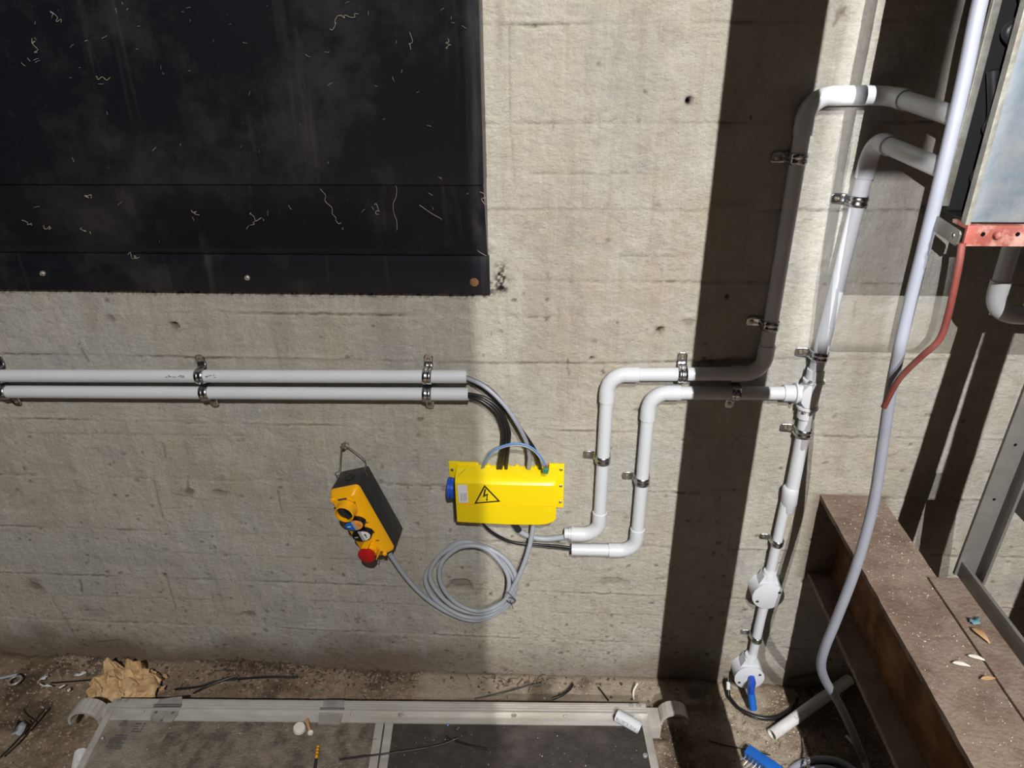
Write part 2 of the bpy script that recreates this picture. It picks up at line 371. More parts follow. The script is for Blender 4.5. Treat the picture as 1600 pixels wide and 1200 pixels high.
for _ in range(900):                                # scratches and flecks, thicker near the floor
    z = abs(rng.normal(0, .17))+.015; x = rng.uniform(-1.35, .6); a = rng.normal(.5, .5) if x > -.1 else rng.normal(1.9, .6); L = rng.uniform(.004, .016)
    if z < .7: stroke((x, z), (x+math.cos(a)*L, z+math.sin(a)*L), rng.uniform(.0010, .0018), rng.uniform(.25, .75), .0006)
for _ in range(700):
    z = rng.uniform(.02, .30); x = rng.uniform(-.15, .56); a = rng.normal(.55, .35); L = rng.uniform(.004, .011)
    stroke((x, z), (x+math.cos(a)*L, z+math.sin(a)*L), rng.uniform(.0012, .0024), rng.uniform(.2, .6), .0006, grime if rng.random() < .5 else None)
for _ in range(60):
    z = rng.uniform(.1, 1.4); x = rng.uniform(-1.3, 1.0); a = rng.uniform(0, 3.1); L = rng.uniform(.008, .03)
    stroke((x, z), (x+math.cos(a)*L, z+math.sin(a)*L), .0014, rng.uniform(.2, .55), .0008)
# grime band along the floor, tidemarks, brown streaks
nb = fb(X, Z, 7, 21, 5)
grime = np.maximum(grime, (1-sm(.03, .15, Z + (nb-.5)*.14))*(.68+.27*sm(-.1, -.4, X)))
grime = np.maximum(grime, (1-sm(.15, .50, Z + (fb(X, Z, 5, 33, 5)-.5)*.3))*.14)
grime = np.maximum(grime, sm(.54, .70, fb(X, Z, 3.4, 77, 5))*.24*sm(.9, .3, Z))
grime = np.maximum(grime, sm(.50, .8, fb(X, Z, 14, 78, 5, 2.5))*.22)
grime = np.maximum(grime, .75*sm(.55, .535, X*0+Z)*sm(.50, .535, X)*sm(.68, .65, X)*sm(.30, .34, Z))
for i, (x0, z0, x1, z1) in enumerate([(-1.1,.640,-.6,.645),(-.9,.340,-.3,.335),(-1.2,.205,-.75,.203),(-.55,.215,-.2,.213),(.0,.205,.25,.208),(-.45,.50,-.25,.498),(.1,1.02,.24,1.022),(-.05,1.16,.12,1.158)]):
    stroke((x0, z0), (x1, z1), .0012, .38, .0012, None, .007)
# wet ochre streaks and black paint smears round the apron
ex = np.exp(-((X+.093)/.006)**2)*sm(1.25, 1.4, Z); grime = np.maximum(grime, ex*.25)
pn = fb(X, Z, 240, 8, 2)
zb, xr = .949, -.117
paint = np.maximum(paint, 1.0*sm(.40, .52, pn+.0)*np.exp(-((X-xr-.020)/.012)**4)*sm(.945, .960, Z)*sm(1.02, .985, Z))
paint = np.maximum(paint, sm(.50, .62, fb(X, Z, 260, 9, 2))*sm(zb-.012, zb-.001, Z)*sm(xr+.03, xr-.01, X)*(Z < zb+.03)*.9)
for (a, b) in [((1106, 565), (1120, 565)), ((1113, 557), (1113, 573)), ((1190, 581), (1203, 581)), ((1196, 574), (1196, 589)), ((936, 578), (950, 586)), ((945, 572), (940, 590))]:
    stroke(pt(*a), pt(*b), .0010, 1, 0, wob=.0005)
P3 = np.stack([X, WY - h, Z], -1)
wall = grid_obj('wall_back', us, vs, P3, np.stack([joint, grime, paint], -1), conc)
wall['kind'] = 'structure'; wall['label'] = 'board-marked bare concrete pit wall with pitted joints and grime'

# ================================================================== FLOOR
us = np.concatenate([np.linspace(-2.1, -1.42, 20), np.arange(-1.4, 1.25, .005), np.linspace(1.26, 1.6, 12)])
vs = np.concatenate([np.linspace(-1.3, .62, 30), np.arange(.63, 1.215, .004)])
X, Z = np.meshgrid(us, vs, indexing='ij')
base = .003 + .012*sm(-.2, .4, X) - .012*sm(-.3, -1.3, X)
mound = .018*sm(1.06, 1.2, Z)*sm(-.35, -.7, X) * (.5+fb(X, Z, 9, 3))
ledge = sm(-.33, -.28, X)*sm(.38, .36, X)*sm(1.125, 1.135, Z)
hh = base + mound + (fb(X, Z, 8, 2)-.5)*.016*(1-ledge*.8) + (fb(X, Z, 45, 12)-.5)*.013*(1-ledge*.6) + ledge*.006
cr = np.exp(-((X-.545-(fb(X*0, Z, 20, 4)-.5)*.02)/.004)**2)*sm(1.12, 1.05, Z)
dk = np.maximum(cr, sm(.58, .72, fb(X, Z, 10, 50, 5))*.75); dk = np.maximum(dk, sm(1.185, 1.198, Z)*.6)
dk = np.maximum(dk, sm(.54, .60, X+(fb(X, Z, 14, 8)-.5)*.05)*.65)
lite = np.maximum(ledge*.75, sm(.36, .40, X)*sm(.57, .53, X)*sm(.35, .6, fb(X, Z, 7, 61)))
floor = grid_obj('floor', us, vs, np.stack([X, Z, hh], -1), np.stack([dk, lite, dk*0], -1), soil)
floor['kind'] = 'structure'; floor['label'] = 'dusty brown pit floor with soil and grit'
FH = hh; FU = us; FV = vs
def fz(x, y):
    i = int(np.clip(np.searchsorted(FU, x), 0, len(FU)-1)); j = int(np.clip(np.searchsorted(FV, y), 0, len(FV)-1)); return float(FH[i, j])

# ================================================================== BLACK APRON
rt = root('lift_apron', W(700, 455, .0), 'big black painted boxed panel high on the left of the wall', 'panel')
XR = -.1175; XL = -2.0; p1 = .055
zt = 1.363 + ray(757, 289)[2]/ray(757, 289)[1]*(WY-p1); zm = W(763, 401, .004).z; zl = W(765, 460, .004).z
MB().box((XL, WY-p1, zt), (XR, WY-.0, 2.4)).build('front_panel', blackp, rt, bevel=.0015)
b_ = MB(); prof = [(WY-p1+.001, zt), (WY-p1+.004, zt-.001), (WY-.02, zm+.022), (WY-.010, zm+.004), (WY-.004, zm), (WY+.002, zm), (WY+.002, zt)]
b_.prism(prof, XL, XR-.001, lambda a, c, d: Vector((d, a, c))).build('recessed_underside', blackp, rt, bevel=0)
MB().box((XL, WY-.006, zl), (XR+.001, WY+.002, zm+.002)).build('bottom_strip', blackp, rt, bevel=.001)
for px, py in [(387, 434), (68, 427)]:
    c = W(px, py, .007); MB().rev([(.005, 0), (.005, .003), (.0025, .0045), (.0025, .007)], c, (0, -1, 0), 8).build('bolt', alu_dull, rt)
c = W(741, 441, .007); MB().rev([(.008, 0), (.007, .0006)], c, (0, -1, 0), 14).build('rust_spot', rust_m, rt, label='rusty bolt stain in the corner')
cw = MB()
def strand(px0, py0, px1, py1, off0, off1, r=.0004, k=6, wob=5):
    pts = []
    for i in range(k+1):
        t = i/k; pts.append(W(px0+(px1-px0)*t+random.uniform(-wob, wob)*(0 < i < k), py0+(py1-py0)*t+random.uniform(-wob, wob)*(0 < i < k), off0+(off1-off0)*t))
    cw.tube(spline(pts, 3), r, 4)
off_at = lambda y: p1+.002 if y < 289 else (p1+.003-(y-289)/112*(p1-.006) if y < 401 else .009)
for a in [(618,290,620,345),(620,345,615,395),(500,295,525,340),(525,340,538,358),(655,320,760,400),(515,45,535,25),(535,25,560,22),(300,330,312,336),(585,320,592,335),(390,335,412,345),(243,370,262,388),(200,398,218,402),(640,50,642,78),(750,300,758,320),(700,60,700,75),(50,60,58,82),(80,20,95,35),(150,120,172,121),(385,360,400,345),(35,345,50,352),(68,352,80,357),(128,355,140,362),(132,305,142,310)]:
    strand(a[0], a[1], a[2], a[3], off_at(a[1]), off_at(a[3]), .00045)
for _ in range(70):
    x = random.uniform(20, 745); y = random.choice([random.uniform(5, 285), random.uniform(300, 390), random.uniform(5, 150)]); a = random.uniform(0, 6.3); L = random.uniform(3, 9)
    strand(x, y, x+math.cos(a)*L, y+math.sin(a)*L, off_at(y), off_at(y+math.sin(a)*L), .0003, 2, 1)
cw.build('cobweb', cob_m, None, kind='stuff'); o = bpy.data.objects['cobweb']; o['label'] = 'pale cobweb threads and dust clinging to the black panel'; o['category'] = 'cobweb'

# ================================================================== PVC CONDUIT
def arc_corner(a, b, c, R, n=10):
    u = (a-b).normalized(); v = (c-b).normalized(); ang = u.angle(v); t = R/math.tan(ang/2)
    p0 = b+u*t; p1_ = b+v*t; bis = (u+v).normalized(); ctr = b + bis*(R/math.sin(ang/2)); A = p0-ctr; B = p1_-ctr; th = A.angle(B)
    pts = [ctr + (A*math.sin((1-k/n)*th) + B*math.sin(k/n*th))/math.sin(th) for k in range(n+1)]
    return p0, p1_, pts
def conduit(rt, P, r, R=.034, sock=.023, start_open=True, skip=(), mt=None):
    mt = mt or pvc
    P = [Vector(p) for p in P]; ends = [(P[0], P[0])]
    for i in range(1, len(P)-1):
        p0, p1_, arc = arc_corner(P[i-1], P[i], P[i+1], R if not isinstance(R, dict) else R.get(i, .034))
        u = (P[i-1]-P[i]).normalized(); v = (P[i+1]-P[i]).normalized(); a = p0+u*sock; c = p1_+v*sock; ro = r+.0021
        pts = [a, a-u*.0006, p0+u*.0004]+arc[1:-1]+[p1_+v*.0004, c-v*.0006, c]
        rad = [ro-.0008, ro, ro]+[ro-.0006]*(len(arc)-2)+[ro, ro, ro-.0008]
        MB().tube(pts, ro, 24, True, rad).build('elbow', mt, rt)
        ends.append((a, c))
    ends.append((P[-1], P[-1]))
    for i in range(len(ends)-1):
        a = ends[i][1]; c = ends[i+1][0]; d = (c-a).normalized()
        a2 = a - d*.004*(i > 0); c2 = c + d*.004*(i < len(ends)-2)
        if i == 0 and start_open:     # open cut end: hollow
            b = MB(); b.rev([(r-.002, .02), (r-.002, 0), (r, 0), (r, (c2-a2).length)], a2, d, 24, False); b.rev([(r-.002, .0201), (.0001, .0202)], a2, d, 24, False)
            b.build('pipe', mt, rt, angle=30)
        else: MB().tube([a2, c2], r, 24).build('pipe', mt, rt)
r25 = .0125; OF = .0155
def ww(x, z, off=OF): return Vector((x, WY-off, z))
A = root('conduit_run', ww(.097, .45, 0), 'outer white conduit run bending up from the yellow box to the top arm', 'conduit')
armd = Vector(RC @ np.array([89, 622, -FPX])).normalized()
a_end = ww(.4965, 1.277); arm1 = a_end - armd*.235; arm1.x += .004
conduit(A, [ww(.0465, .4385), ww(.0965, .4385), ww(.0985, .803), ww(.375, .811), ww(.3772, 1.2765), a_end, arm1], r25)
c = ww(.418, 1.2768); MB().rev([(r25+.001, 0), (r25+.002, .001), (r25+.002, .036), (r25+.001, .037)], c, (1, 0, 0), 24).build('coupling', pvc, A)
Bc = root('conduit_run', ww(.176, .40, 0), 'inner white conduit run from below the yellow box across to the tee', 'conduit')
conduit(Bc, [ww(.0422, .398), ww(.175, .400), ww(.177, .7675), ww(.438, .7725)], r25)
# riser with tee, reducer, round boxes
Cc = root('conduit_run', ww(.455, .06, 0), 'tall white riser with inspection tee and two round boxes, right of the dark shadow', 'conduit')
top2 = ww(.4915, 1.216); arm2 = top2 - armd*.235; arm2.x += .004
conduit(Cc, [ww(.4672, .565), ww(.4655, .77), ww(.4895, 1.214), arm2], r25, R={1: .5, 2: .034}, sock=0.0, start_open=False) if False else None
rp = lambda z: ww(.4672+(.4862-.4672)*max(0, (z-.80))/.41, z)
MB().tube([rp(.555), rp(.80), rp(1.185)], r25, 24).build('pipe', pvc, Cc)
p0, p1_, arc = arc_corner(rp(1.0), rp(1.214), arm2, .034)
u = (rp(1.0)-rp(1.214)).normalized(); ro = r25+.0021
MB().tube([p0+u*.024, p0+u*.0234, p0]+arc[1:-1]+[p1_, p1_-armd*.0224, p1_-armd*.023], ro, 24, True, [ro-.0008, ro, ro]+[ro-.0005]*(len(arc)-2)+[ro, ro, ro-.0008]).build('elbow', pvc, Cc)
MB().tube([p1_-armd*.02, arm2], r25, 24).build('pipe', pvc, Cc)
tz = .7722; tx = .4668
b = MB(); T0 = ww(tx, tz)
b.tube([ww(tx+.001, tz+.024), ww(tx-.001, tz-.024)], .0165, 24)
b.tube([ww(tx-.026, tz), ww(tx, tz)], .0165, 24)
b.prism([(-.020, .012), (-.012, .022), (.002, .024), (.002, -.024), (-.012, -.022), (-.020, -.012)], -.012, .0165, lambda a, c_, d: ww(tx+a, tz+c_, OF+d))
b.build('inspection_tee', pvc, Cc, bevel=.0012)
for dz, s_ in ((.027, 1), (-.027, -1)):
    MB().rev([(.0165, -.003), (.0195, -.002), (.0195, .002), (.0165, .003)], ww(tx+dz*.05, tz+dz), (0, 0, 1), 24).build('flange', pvc, Cc)
    MB().rev([(.0155, 0), (.0155, .022), (.0148, .0225)], ww(tx+dz*.05, tz+dz), (0, 0, s_), 24).build('socket', pvc, Cc)
    MB().rev([(.003, 0), (.003, .002), (.0012, .002), (.0012, .001)], ww(tx-.011, tz+dz+s_*.004, OF+.0155), (0, -1, 0), 10).build('screw', galv, Cc)
for dx, ln in ((-.027, .004),): MB().rev([(.0165, -.003), (.0195, -.002), (.0195, .002), (.0165, .003)], ww(tx+dx, tz), (1, 0, 0), 24).build('flange', pvc, Cc)
MB().rev([(.0155, 0), (.0155, .021), (.0148, .0215)], ww(tx-.028, tz), (-1, 0, 0), 24).build('socket', pvc, Cc)
MB().rev([(.0128, .003), (.0150, 0), (.0155, -.008), (.0152, -.036), (.0128, -.040), (.0122, -.054), (.0115, -.055)], ww(.4640, .566), (-.06, 0, 1), 24).build('reducer', pvc, Cc)
MB().tube([ww(.4600, .53), ww(.4555, .33)], .0100, 20).build('pipe', pvc, Cc)
MB().tube([ww(.4560, .29), ww(.4515, .07)], .0100, 20).build('pipe', pvc, Cc)
def round_box(cx, cz, bottom_stub):
    b = MB(); c = ww(cx, cz, 0); R_ = .0325
    b.rev([(R_+.001, 0), (R_, .002), (R_-.001, .034)], c, (0, -1, 0), 40)
    b.rev([(.0135, 0), (.0135, .052), (.0128, .053)], ww(cx, cz, .0175), (0.02, 0, 1), 24)
    b.prism([(-.022, .02), (.022, .02), (.0125, .046), (-.0125, .046)], .004, .028, lambda a, q, d: ww(cx+a, cz+q, d))
    o = b.build('round_box', pvc, Cc, label='round surface box with conduit spout')
    MB().rev([(.0325, .034), (.0330, .035), (.0325, .037), (.0315, .0375)], c, (0, -1, 0), 40).build('lid', pvc, o)
    for s_ in (-1, 1):
        q = c + Vector((s_*.021, -.0376, s_*.013))
        MB().rev([(.0034, 0), (.0034, .0004), (.0001, .0004)], q, (0, -1, 0), 10, False).build('screw', steel_dark, o)
        bb = MB(); bb.box((q.x-.0026, q.y-.0012, q.z-.0007), (q.x+.0026, q.y-.0002, q.z+.0007)); bb.build('screw_slot', black_gl, o)
    return o
round_box(.4535, .3075, True); rb2 = round_box(.4470, .0690, False)

# left run: two horizontal pipes
def straight(label, a, b_, grp=None):
    t = root('conduit_pipe', a, label, 'conduit'); d = (b_-a).normalized(); L = (b_-a).length
    q = MB(); q.rev([(r25-.002, .03), (r25-.002, 0), (r25, 0), (r25, L)], a, d, 24, False); q.rev([(r25-.002, .0301), (.0001, .0302)], a, d, 24, False)
    q.build('pipe', pvc, t, angle=30); return t
La = W(729.5, 588.5, OF); Lb = W(0, 587, OF); s1 = straight('upper of two long white horizontal conduits at left', La, La + (Lb-La)*1.35)
La2 = W(732, 616, OF); Lb2 = W(0, 612, OF); s2 = straight('lower of two long white horizontal conduits at left', La2, La2 + (Lb2-La2)*1.35)
for px, w_ in ((268, .012), (283, .005), (330, .010)):
    c = W(px, 588, OF+.0126); b = MB()
    for i in range(7):
        a = Vector((random.uniform(-w_, w_), 0, random.uniform(-.003, .003))); b.box(c+a+Vector((-.0015, -.0004, -.0004)), c+a+Vector((.0015, .0002, .0004)))
    b.build('scuff_mark', ink_pale, s1)
# far right conduit drop with elbow
D = root('conduit_run', (.64, 1.1, .9), 'shaded conduit dropping behind the galvanised trunking at far right with an elbow', 'conduit')
yy = 1.10; q0 = Yp(1549, 490, yy); conduit(D, [Vector((q0.x-.002, yy, 1.75)), q0, q0+Vector((.30, .0, -.012))], r25, sock=.022, start_open=False)

# saddles ------------------------------------------------------------------
def saddle_proto(label):
    t = root('pipe_saddle', (0, 0, 0), label, 'pipe saddle', 'galvanised pipe saddles')
    xs = [(-.0085, 0), (-.006, 0), (-.0048, .0009), (-.0032, .0009), (-.002, 0), (.002, 0), (.0032, .0009), (.0048, .0009), (.006, 0), (.0085, 0)]
    prof = []; R_ = .0139
    for k in range(15):
        a = math.radians(-100 + 190*k/14); prof.append((-OF - R_*math.cos(a), R_*math.sin(a), 1, 1.0, a))
    prof += [(-.0045, R_+.0012, .6, 1.0, 0), (-.0016, R_+.004, .2, 1.02, 0), (-.0012, R_+.012, 0, 1.02, 0), (-.0012, R_+.020, 0, 1.0, 0), (-.0012, R_+.0232, 0, .8, 0), (-.0012, R_+.0245, 0, .45, 0)]
    prof = [(-.002, -R_-.0008, .5, 1, 0)] + prof
    v = []; f = []; nx = len(xs)
    for (y, z, e, wd_, a) in prof:
        for x, hgt in xs: v.append((x*wd_, y - hgt*e*math.cos(a), z + hgt*e*math.sin(a)))
    for i in range(len(prof)-1):
        for j in range(nx-1): f.append((i*nx+j, i*nx+j+1, (i+1)*nx+j+1, (i+1)*nx+j))
    MB().raw(v, f).build('strap', galv, t, local=True, solid=.0010, angle=60)
    s_ = MB(); s_.rev([(.0040, .001), (.0040, .0022), (.0030, .0036), (.0012, .0040), (.0010, .0030)], (0, 0, R_+.0155), (0, -1, 0), 14); s_.build('screw', gold_m, t, local=True)
    return t
def place_saddle(t, x, z, ang, off=0, tilt=0):
    t.location = (x, WY-off-.0004, z); t.rotation_euler = (0, math.radians(ang), math.radians(tilt)); return t
SAD = [((668, 588), 2, 'clip with tab up holding the upper left conduit near its open end'),
       ((315, 588), -7, 'clip with tab up midway along the upper left conduit'),
       ((-1, 588), -6, 'clip at the left frame edge holding the upper conduit'),
       ((668, 616), 180, 'clip with tab down holding the lower left conduit near its open end'),
       ((322, 615), 172, 'clip with tab down midway along the lower left conduit'),
       ((8, 613), 172, 'clip with tab down at the left end of the lower conduit'),
       ((1066, 584), 0, 'bright clip with tab up beside the dark shadow on the outer run'),
       ((1148, 614), 186, 'shaded clip with tab down on the crossing conduit in the dark band'),
       ((938, 717), -90, 'clip on the left drop of the outer run beside the yellow box'),
       ((1002, 750), -90, 'clip on the inner run drop, right of and lower than its neighbour'),
       ((1245, 248), -90, 'topmost clip, on the shaded tall outer riser'),
       ((1200, 508), -88, 'shaded clip low on the outer riser above its bend'),
       ((1335, 314), -88, 'upper clip on the far right riser under its top bend'),
       ((1285, 556), -88, 'clip on the riser just above the inspection tee'),
       ((1248, 675), -88, 'clip on the riser just below the inspection tee'),
       ((1213, 846), -88, 'small clip on the thin riser above the upper round box'),
       ((1182, 996), -88, 'small clip between the two round boxes')]
# exact pipe axes for the vertical ones
axis = {8: .0972, 9: .1762, 10: .3766, 11: .3756}
for i, ((px, py), ang, lb) in enumerate(SAD):
    if i == 0: t = pr = saddle_proto(lb)
    else:
        t = pr.copy(); COL.objects.link(t); t['label'] = lb
        for ch in pr.children: c_ = ch.copy(); COL.objects.link(c_); c_.parent = t
    p = W(px, py, OF); x, z = p.x, p.z
    if i in axis: x = axis[i]
    if i in (12, 13, 14): x = rp(z).x
    if i in (15, 16): x = .4600+(z-.53)/.2*.0045 if i == 15 else .4560+(z-.29)/.22*.0045
    if i in (0, 1, 2): z = La.z + (Lb.z-La.z)*(x-La.x)/(Lb.x-La.x)
    if i in (3, 4, 5): z = La2.z + (Lb2.z-La2.z)*(x-La2.x)/(Lb2.x-La2.x)
    if i == 6: z = .8052
    if i == 7: z = .7705
    place_saddle(t, x, z, ang)
    if i in (15, 16): t.scale = (.8, 1, .82)

# ================================================================== YELLOW JUNCTION BOX
YB = root('control_box', W(790, 780, 0), 'glossy yellow electrical box with lightning warning triangle', 'electrical box')
bx0 = W(712, 752, .045).x; bx1 = W(870, 752, .045).x; zt_ = W(790, 727, .003).z; zf = W(790, 753, .045).z; zb_ = W(790, 819, .045).z
def yprof(zb, out): return [(.003, zt_), (.012, zt_), (out-.012, zf+.004), (out-.004, zf), (out, zf-.006), (out, zb+.002), (out-.002, zb), (out-.010, zb-.003), (.012, zb-.003), (.003, zb)]
b = MB(); xs_ = [(bx0-.002, 0, .044), (bx0, 0, .045), (bx0+.10, -.0015, .0465), (bx1-.035, -.001, .0455), (bx1-.02, .001, .045), (bx1-.006, .006, .044), (bx1, .013, .042)]
v = []; f = []; n_ = 10
for x, dz, out in xs_: v += [(x, WY-o_, z_) for o_, z_ in yprof(zb_+dz, out)]
for i in range(len(xs_)-1):
    for j in range(n_): f.append((i*n_+j, i*n_+(j+1) % n_, (i+1)*n_+(j+1) % n_, (i+1)*n_+j))
f += [tuple(range(n_)), tuple((len(xs_)-1)*n_+j for j in range(n_))]
b.raw(v, f); b.build('housing', yellow, YB, bevel=.0012, angle=30)
p = W(701, 723, .003); MB().box((p.x, WY-.004, W(705, 746, .003).z), (bx0+.004, WY-.0005, zt_+.006)).build('mounting_flange', yellow, YB, bevel=.001)
p = W(882, 725, .003); q = W(880, 793, .003); MB().box((bx1-.001, WY-.004, q.z), (p.x, WY-.0005, p.z)).build('mounting_flange', yellow, YB, bevel=.001)
MB().box((bx0-.004, WY-.006, zt_-.004), (W(748, 727).x, WY-.0005, W(748, 722.5, .003).z)).build('rear_lip', yellow, YB, bevel=.0008)
MB().box((W(858, 727).x, WY-.006, zt_-.004), (bx1+.003, WY-.0005, W(858, 724, .003).z)).build('rear_lip', yellow, YB, bevel=.0008)
for px in (763, 793, 808, 824, 838): 
    c = W(px, 726.5, .006); MB().box((c.x-.0035, WY-.010, zt_-.001), (c.x+.0035, WY-.001, zt_+.0022)).build('cable_slot_tab', yellow, YB, bevel=.0006)
for px, py in ((706.5, 733.5), (876.5, 733.5), (876, 759), (875.5, 784)):
    c = W(px, py, .004); MB().rev([(.0032, 0), (.0032, .0015), (.0022, .0022), (.0012, .0022), (.0010, .0012)], c, (0, -1, 0), 12).build('screw', galv, YB)
lx = [(W(728, 727, .012).x, zt_-.0008, .0128), (W(715, 750, .040).x, zf+.0045, .0337)]
MB().tube([Vector((lx[0][0], WY-.0175, zt_-.001)), Vector((lx[1][0], WY-.0345, zf+.0032))], .0004, 4).build('seam', ink_pale, YB)
MB().box((bx0-.0065, WY-.040, zb_+.004), (bx0-.0018, WY-.004, zf-.012)).build('end_shadow_gap', black_pl, YB, label='black strip standing in for the shaded gap at the left end')  # shade of the gap at the left end, drawn as a black strip
# blue socket cap on the left end
so = MB(); c = Vector((bx0-.006, WY-.027, W(704, 764, .03).z)); so.rev([(.021, 0), (.021, .006), (.0225, .007), (.0225, .012), (.018, .014)], c, (-1, 0, 0), 32)
so.build('blue_socket', blue_pl, YB, label='round blue socket cap on the left end')
# warning triangle
def fy(px, py, o=.0462): return W(px, py, o)
def tri(p, k):
    c = sum(p, Vector())/3; return [c+(q-c)*k for q in p]
T_ = [fy(757, 757.5), fy(782, 783.5), fy(741, 787)]
b = MB(); inn = tri(T_, .80)
for i in range(3):
    j = (i+1) % 3; b.prism([(0, 0), (1, 0), (2, 0), (3, 0)], 0, .0003, lambda a, _, d, q=(T_[i], T_[j], inn[j], inn[i]): q[a]+Vector((0, -d-.0004, 0)))
b.build('warning_triangle', ink, YB, smooth=False)
def z2p(x, y): return fy(700+x/13.33, 740+y/13.33)
bolt = [(765,318),(792,322),(770,440),(832,412),(822,530),(828,520),(808,572),(790,525),(800,525),(806,450),(728,488),(762,330)]
bolt = [(765,316),(795,320),(768,442),(834,412),(820,528),(836,524),(808,576),(788,524),(802,527),(806,452),(726,492),(757,340)]
MB().prism([(z2p(*q).x, z2p(*q).z) for q in bolt], 0, .0004, lambda a, c_, d: Vector((a, WY-.0466-d, c_))).build('lightning_bolt', ink, YB, smooth=False)
lb = [(190, 232), (395, 232), (428, 603), (225, 607)]
lo_ = MB().prism([(z2p(*q).x, z2p(*q).z) for q in lb], 0, .0005, lambda a, c_, d: Vector((a, WY-.0462-d, c_))).build('paper_label', label_m, YB, smooth=False)
b = MB()
for i, x in enumerate((265, 290, 325, 350, 375)):
    y = 400 + (i % 2)*10
    while y < 570:
        L = random.choice((8, 14, 20)); a = z2p(x, y); c_ = z2p(x+10, y+L); b.box((a.x, WY-.0470, c_.z), (c_.x, WY-.0466, a.z)); y += L+6
b.build('small_print', ink_pale, lo_, smooth=False)
# crease across the front
MB().box((bx0+.002, WY-.0468, W(790, 789, .046).z-.0003), (bx1-.004, WY-.0457, W(790, 789, .046).z+.0003)).build('crease', yellow_lid, YB, smooth=False)

# ================================================================== CABLES (each its own thing)
def cable(name, label, pts, r, mt, cat='cable', group=None, n=10, sp=8, parent=None):
    P = spline(pts, sp); o = MB().tube(P, r, n).build(name, mt, parent)
    if parent is None: origin(o, P[0]); tagm(o, label, cat, group)
    return o
cable('grey_cable', 'light grey cable from the upper left conduit down into the yellow box', [W(715,589,.016), W(732,592,.018), W(760,606,.03), W(788,633,.04), W(808,662,.045), W(822,690,.035), W(827,712,.025), W(826,732,.016)], .0042, cable_grey)
cable('black_cable', 'single black cable curving just outside the light grey one', [W(715,591,.012), W(735,595,.012), W(765,614,.018), W(795,646,.022), W(820,680,.026), W(836,705,.022), W(844,732,.014)], .0040, cable_black)
cable('black_cable', 'thin black cable hugging the inner side of the light grey one', [W(715,586,.012), W(735,590,.014), W(768,608,.020), W(795,640,.025), W(812,672,.025), W(822,705,.02), W(822.5,732,.012)], .0016, cable_black)
for i, (dx, dy, lbl) in enumerate([(0, 0, 'innermost black cable of the bundle from the lower left conduit'), (4.5, -3.5, 'middle black cable of the bundle from the lower left conduit'), (9, -6.5, 'outermost black cable of the bundle from the lower left conduit')]):
    ex_ = (778, 781, 788)[i]
    cable('black_cable', lbl, [W(716,619+dy*.4,.014), W(735,620+dy*.6,.015), W(756+dx*.3,629+dy,.02), W(776+dx*.6,647+dy,.024), W(786+dx,672,.026), W(785+dx,698,.026), W(ex_+dx*.3,732,.014)], .0036, cable_black, group='black cables leaving the lower left conduit')
cable('blue_wire', 'pale blue wire looping over the top of the yellow box', [W(752,733,.014), W(757,722,.03), W(768,706,.045), W(788,696,.052), W(810,693,.055), W(830,699,.055), W(845,713,.052), W(852,727,.05)], .0018, wire_blue, 'wire')
cable('blue_wire', 'darker grey-blue wire running beside the pale blue loop', [W(755,733,.012), W(760,721,.03), W(771,707,.042), W(790,698,.05), W(811,696,.053), W(830,702,.053), W(844,716,.050), W(850,727,.048)], .0014, pvc_grey, 'wire')
tc_ = root('terminal_plug', W(853, 733, .045), 'small green two-pole terminal plug on the end of the blue wires', 'connector')
Mx = Matrix.Translation(W(853.5, 733.5, .049)) @ Matrix.Rotation(math.radians(12), 4, 'Y')
MB().box((-.0058, -.004, -.0075), (.0050, .004, .0045), Mx).build('body', green_m, tc_, bevel=.0007)
for s_ in (-1, 1):
    MB().rev([(.0015, 0), (.0015, .001), (.0008, .001)], Mx @ Vector((s_*.0022, -.004, 0)), (0, -1, 0), 8).build('screw', galv, tc_)
    MB().tube([Mx @ Vector((s_*.002, 0, .004)), Mx @ Vector((s_*.002, 0, .010))], .0011, 6).build('ferrule', red_pl, tc_, label='red ferrule')
cable('black_cable', 'upper black cable from under the yellow box into the inner conduit run', [W(752,814,.02), W(760,824,.016), W(780,838,.012), W(806,848,.01), W(840,851,.010), W(870,853,.012), W(900,857,.0155)], .0026, cable_black)
cable('black_cable', 'lower black cable from under the yellow box into the inner conduit run', [W(754,814,.02), W(762,828,.012), W(785,843,.009), W(812,850.5,.008), W(842,854,.008), W(872,857,.011), W(900,860,.0155)], .0020, cable_black)
fat = root('grey_cable', W(850, 840, 0), 'fat grey cable with black sleeve from the yellow box into the outer conduit run', 'cable')
cable('sheath', None, [W(806,822,.018), W(812,830,.016), W(828,838,.014), W(850,842,.012), W(875,840,.013), W(905,835,.0155)], .0058, pvc_grey, parent=fat, n=14)
cable('sleeve', None, [W(800,810,.02), W(804,819,.019), W(811,829,.0165)], .0066, black_pl, parent=fat, n=14)

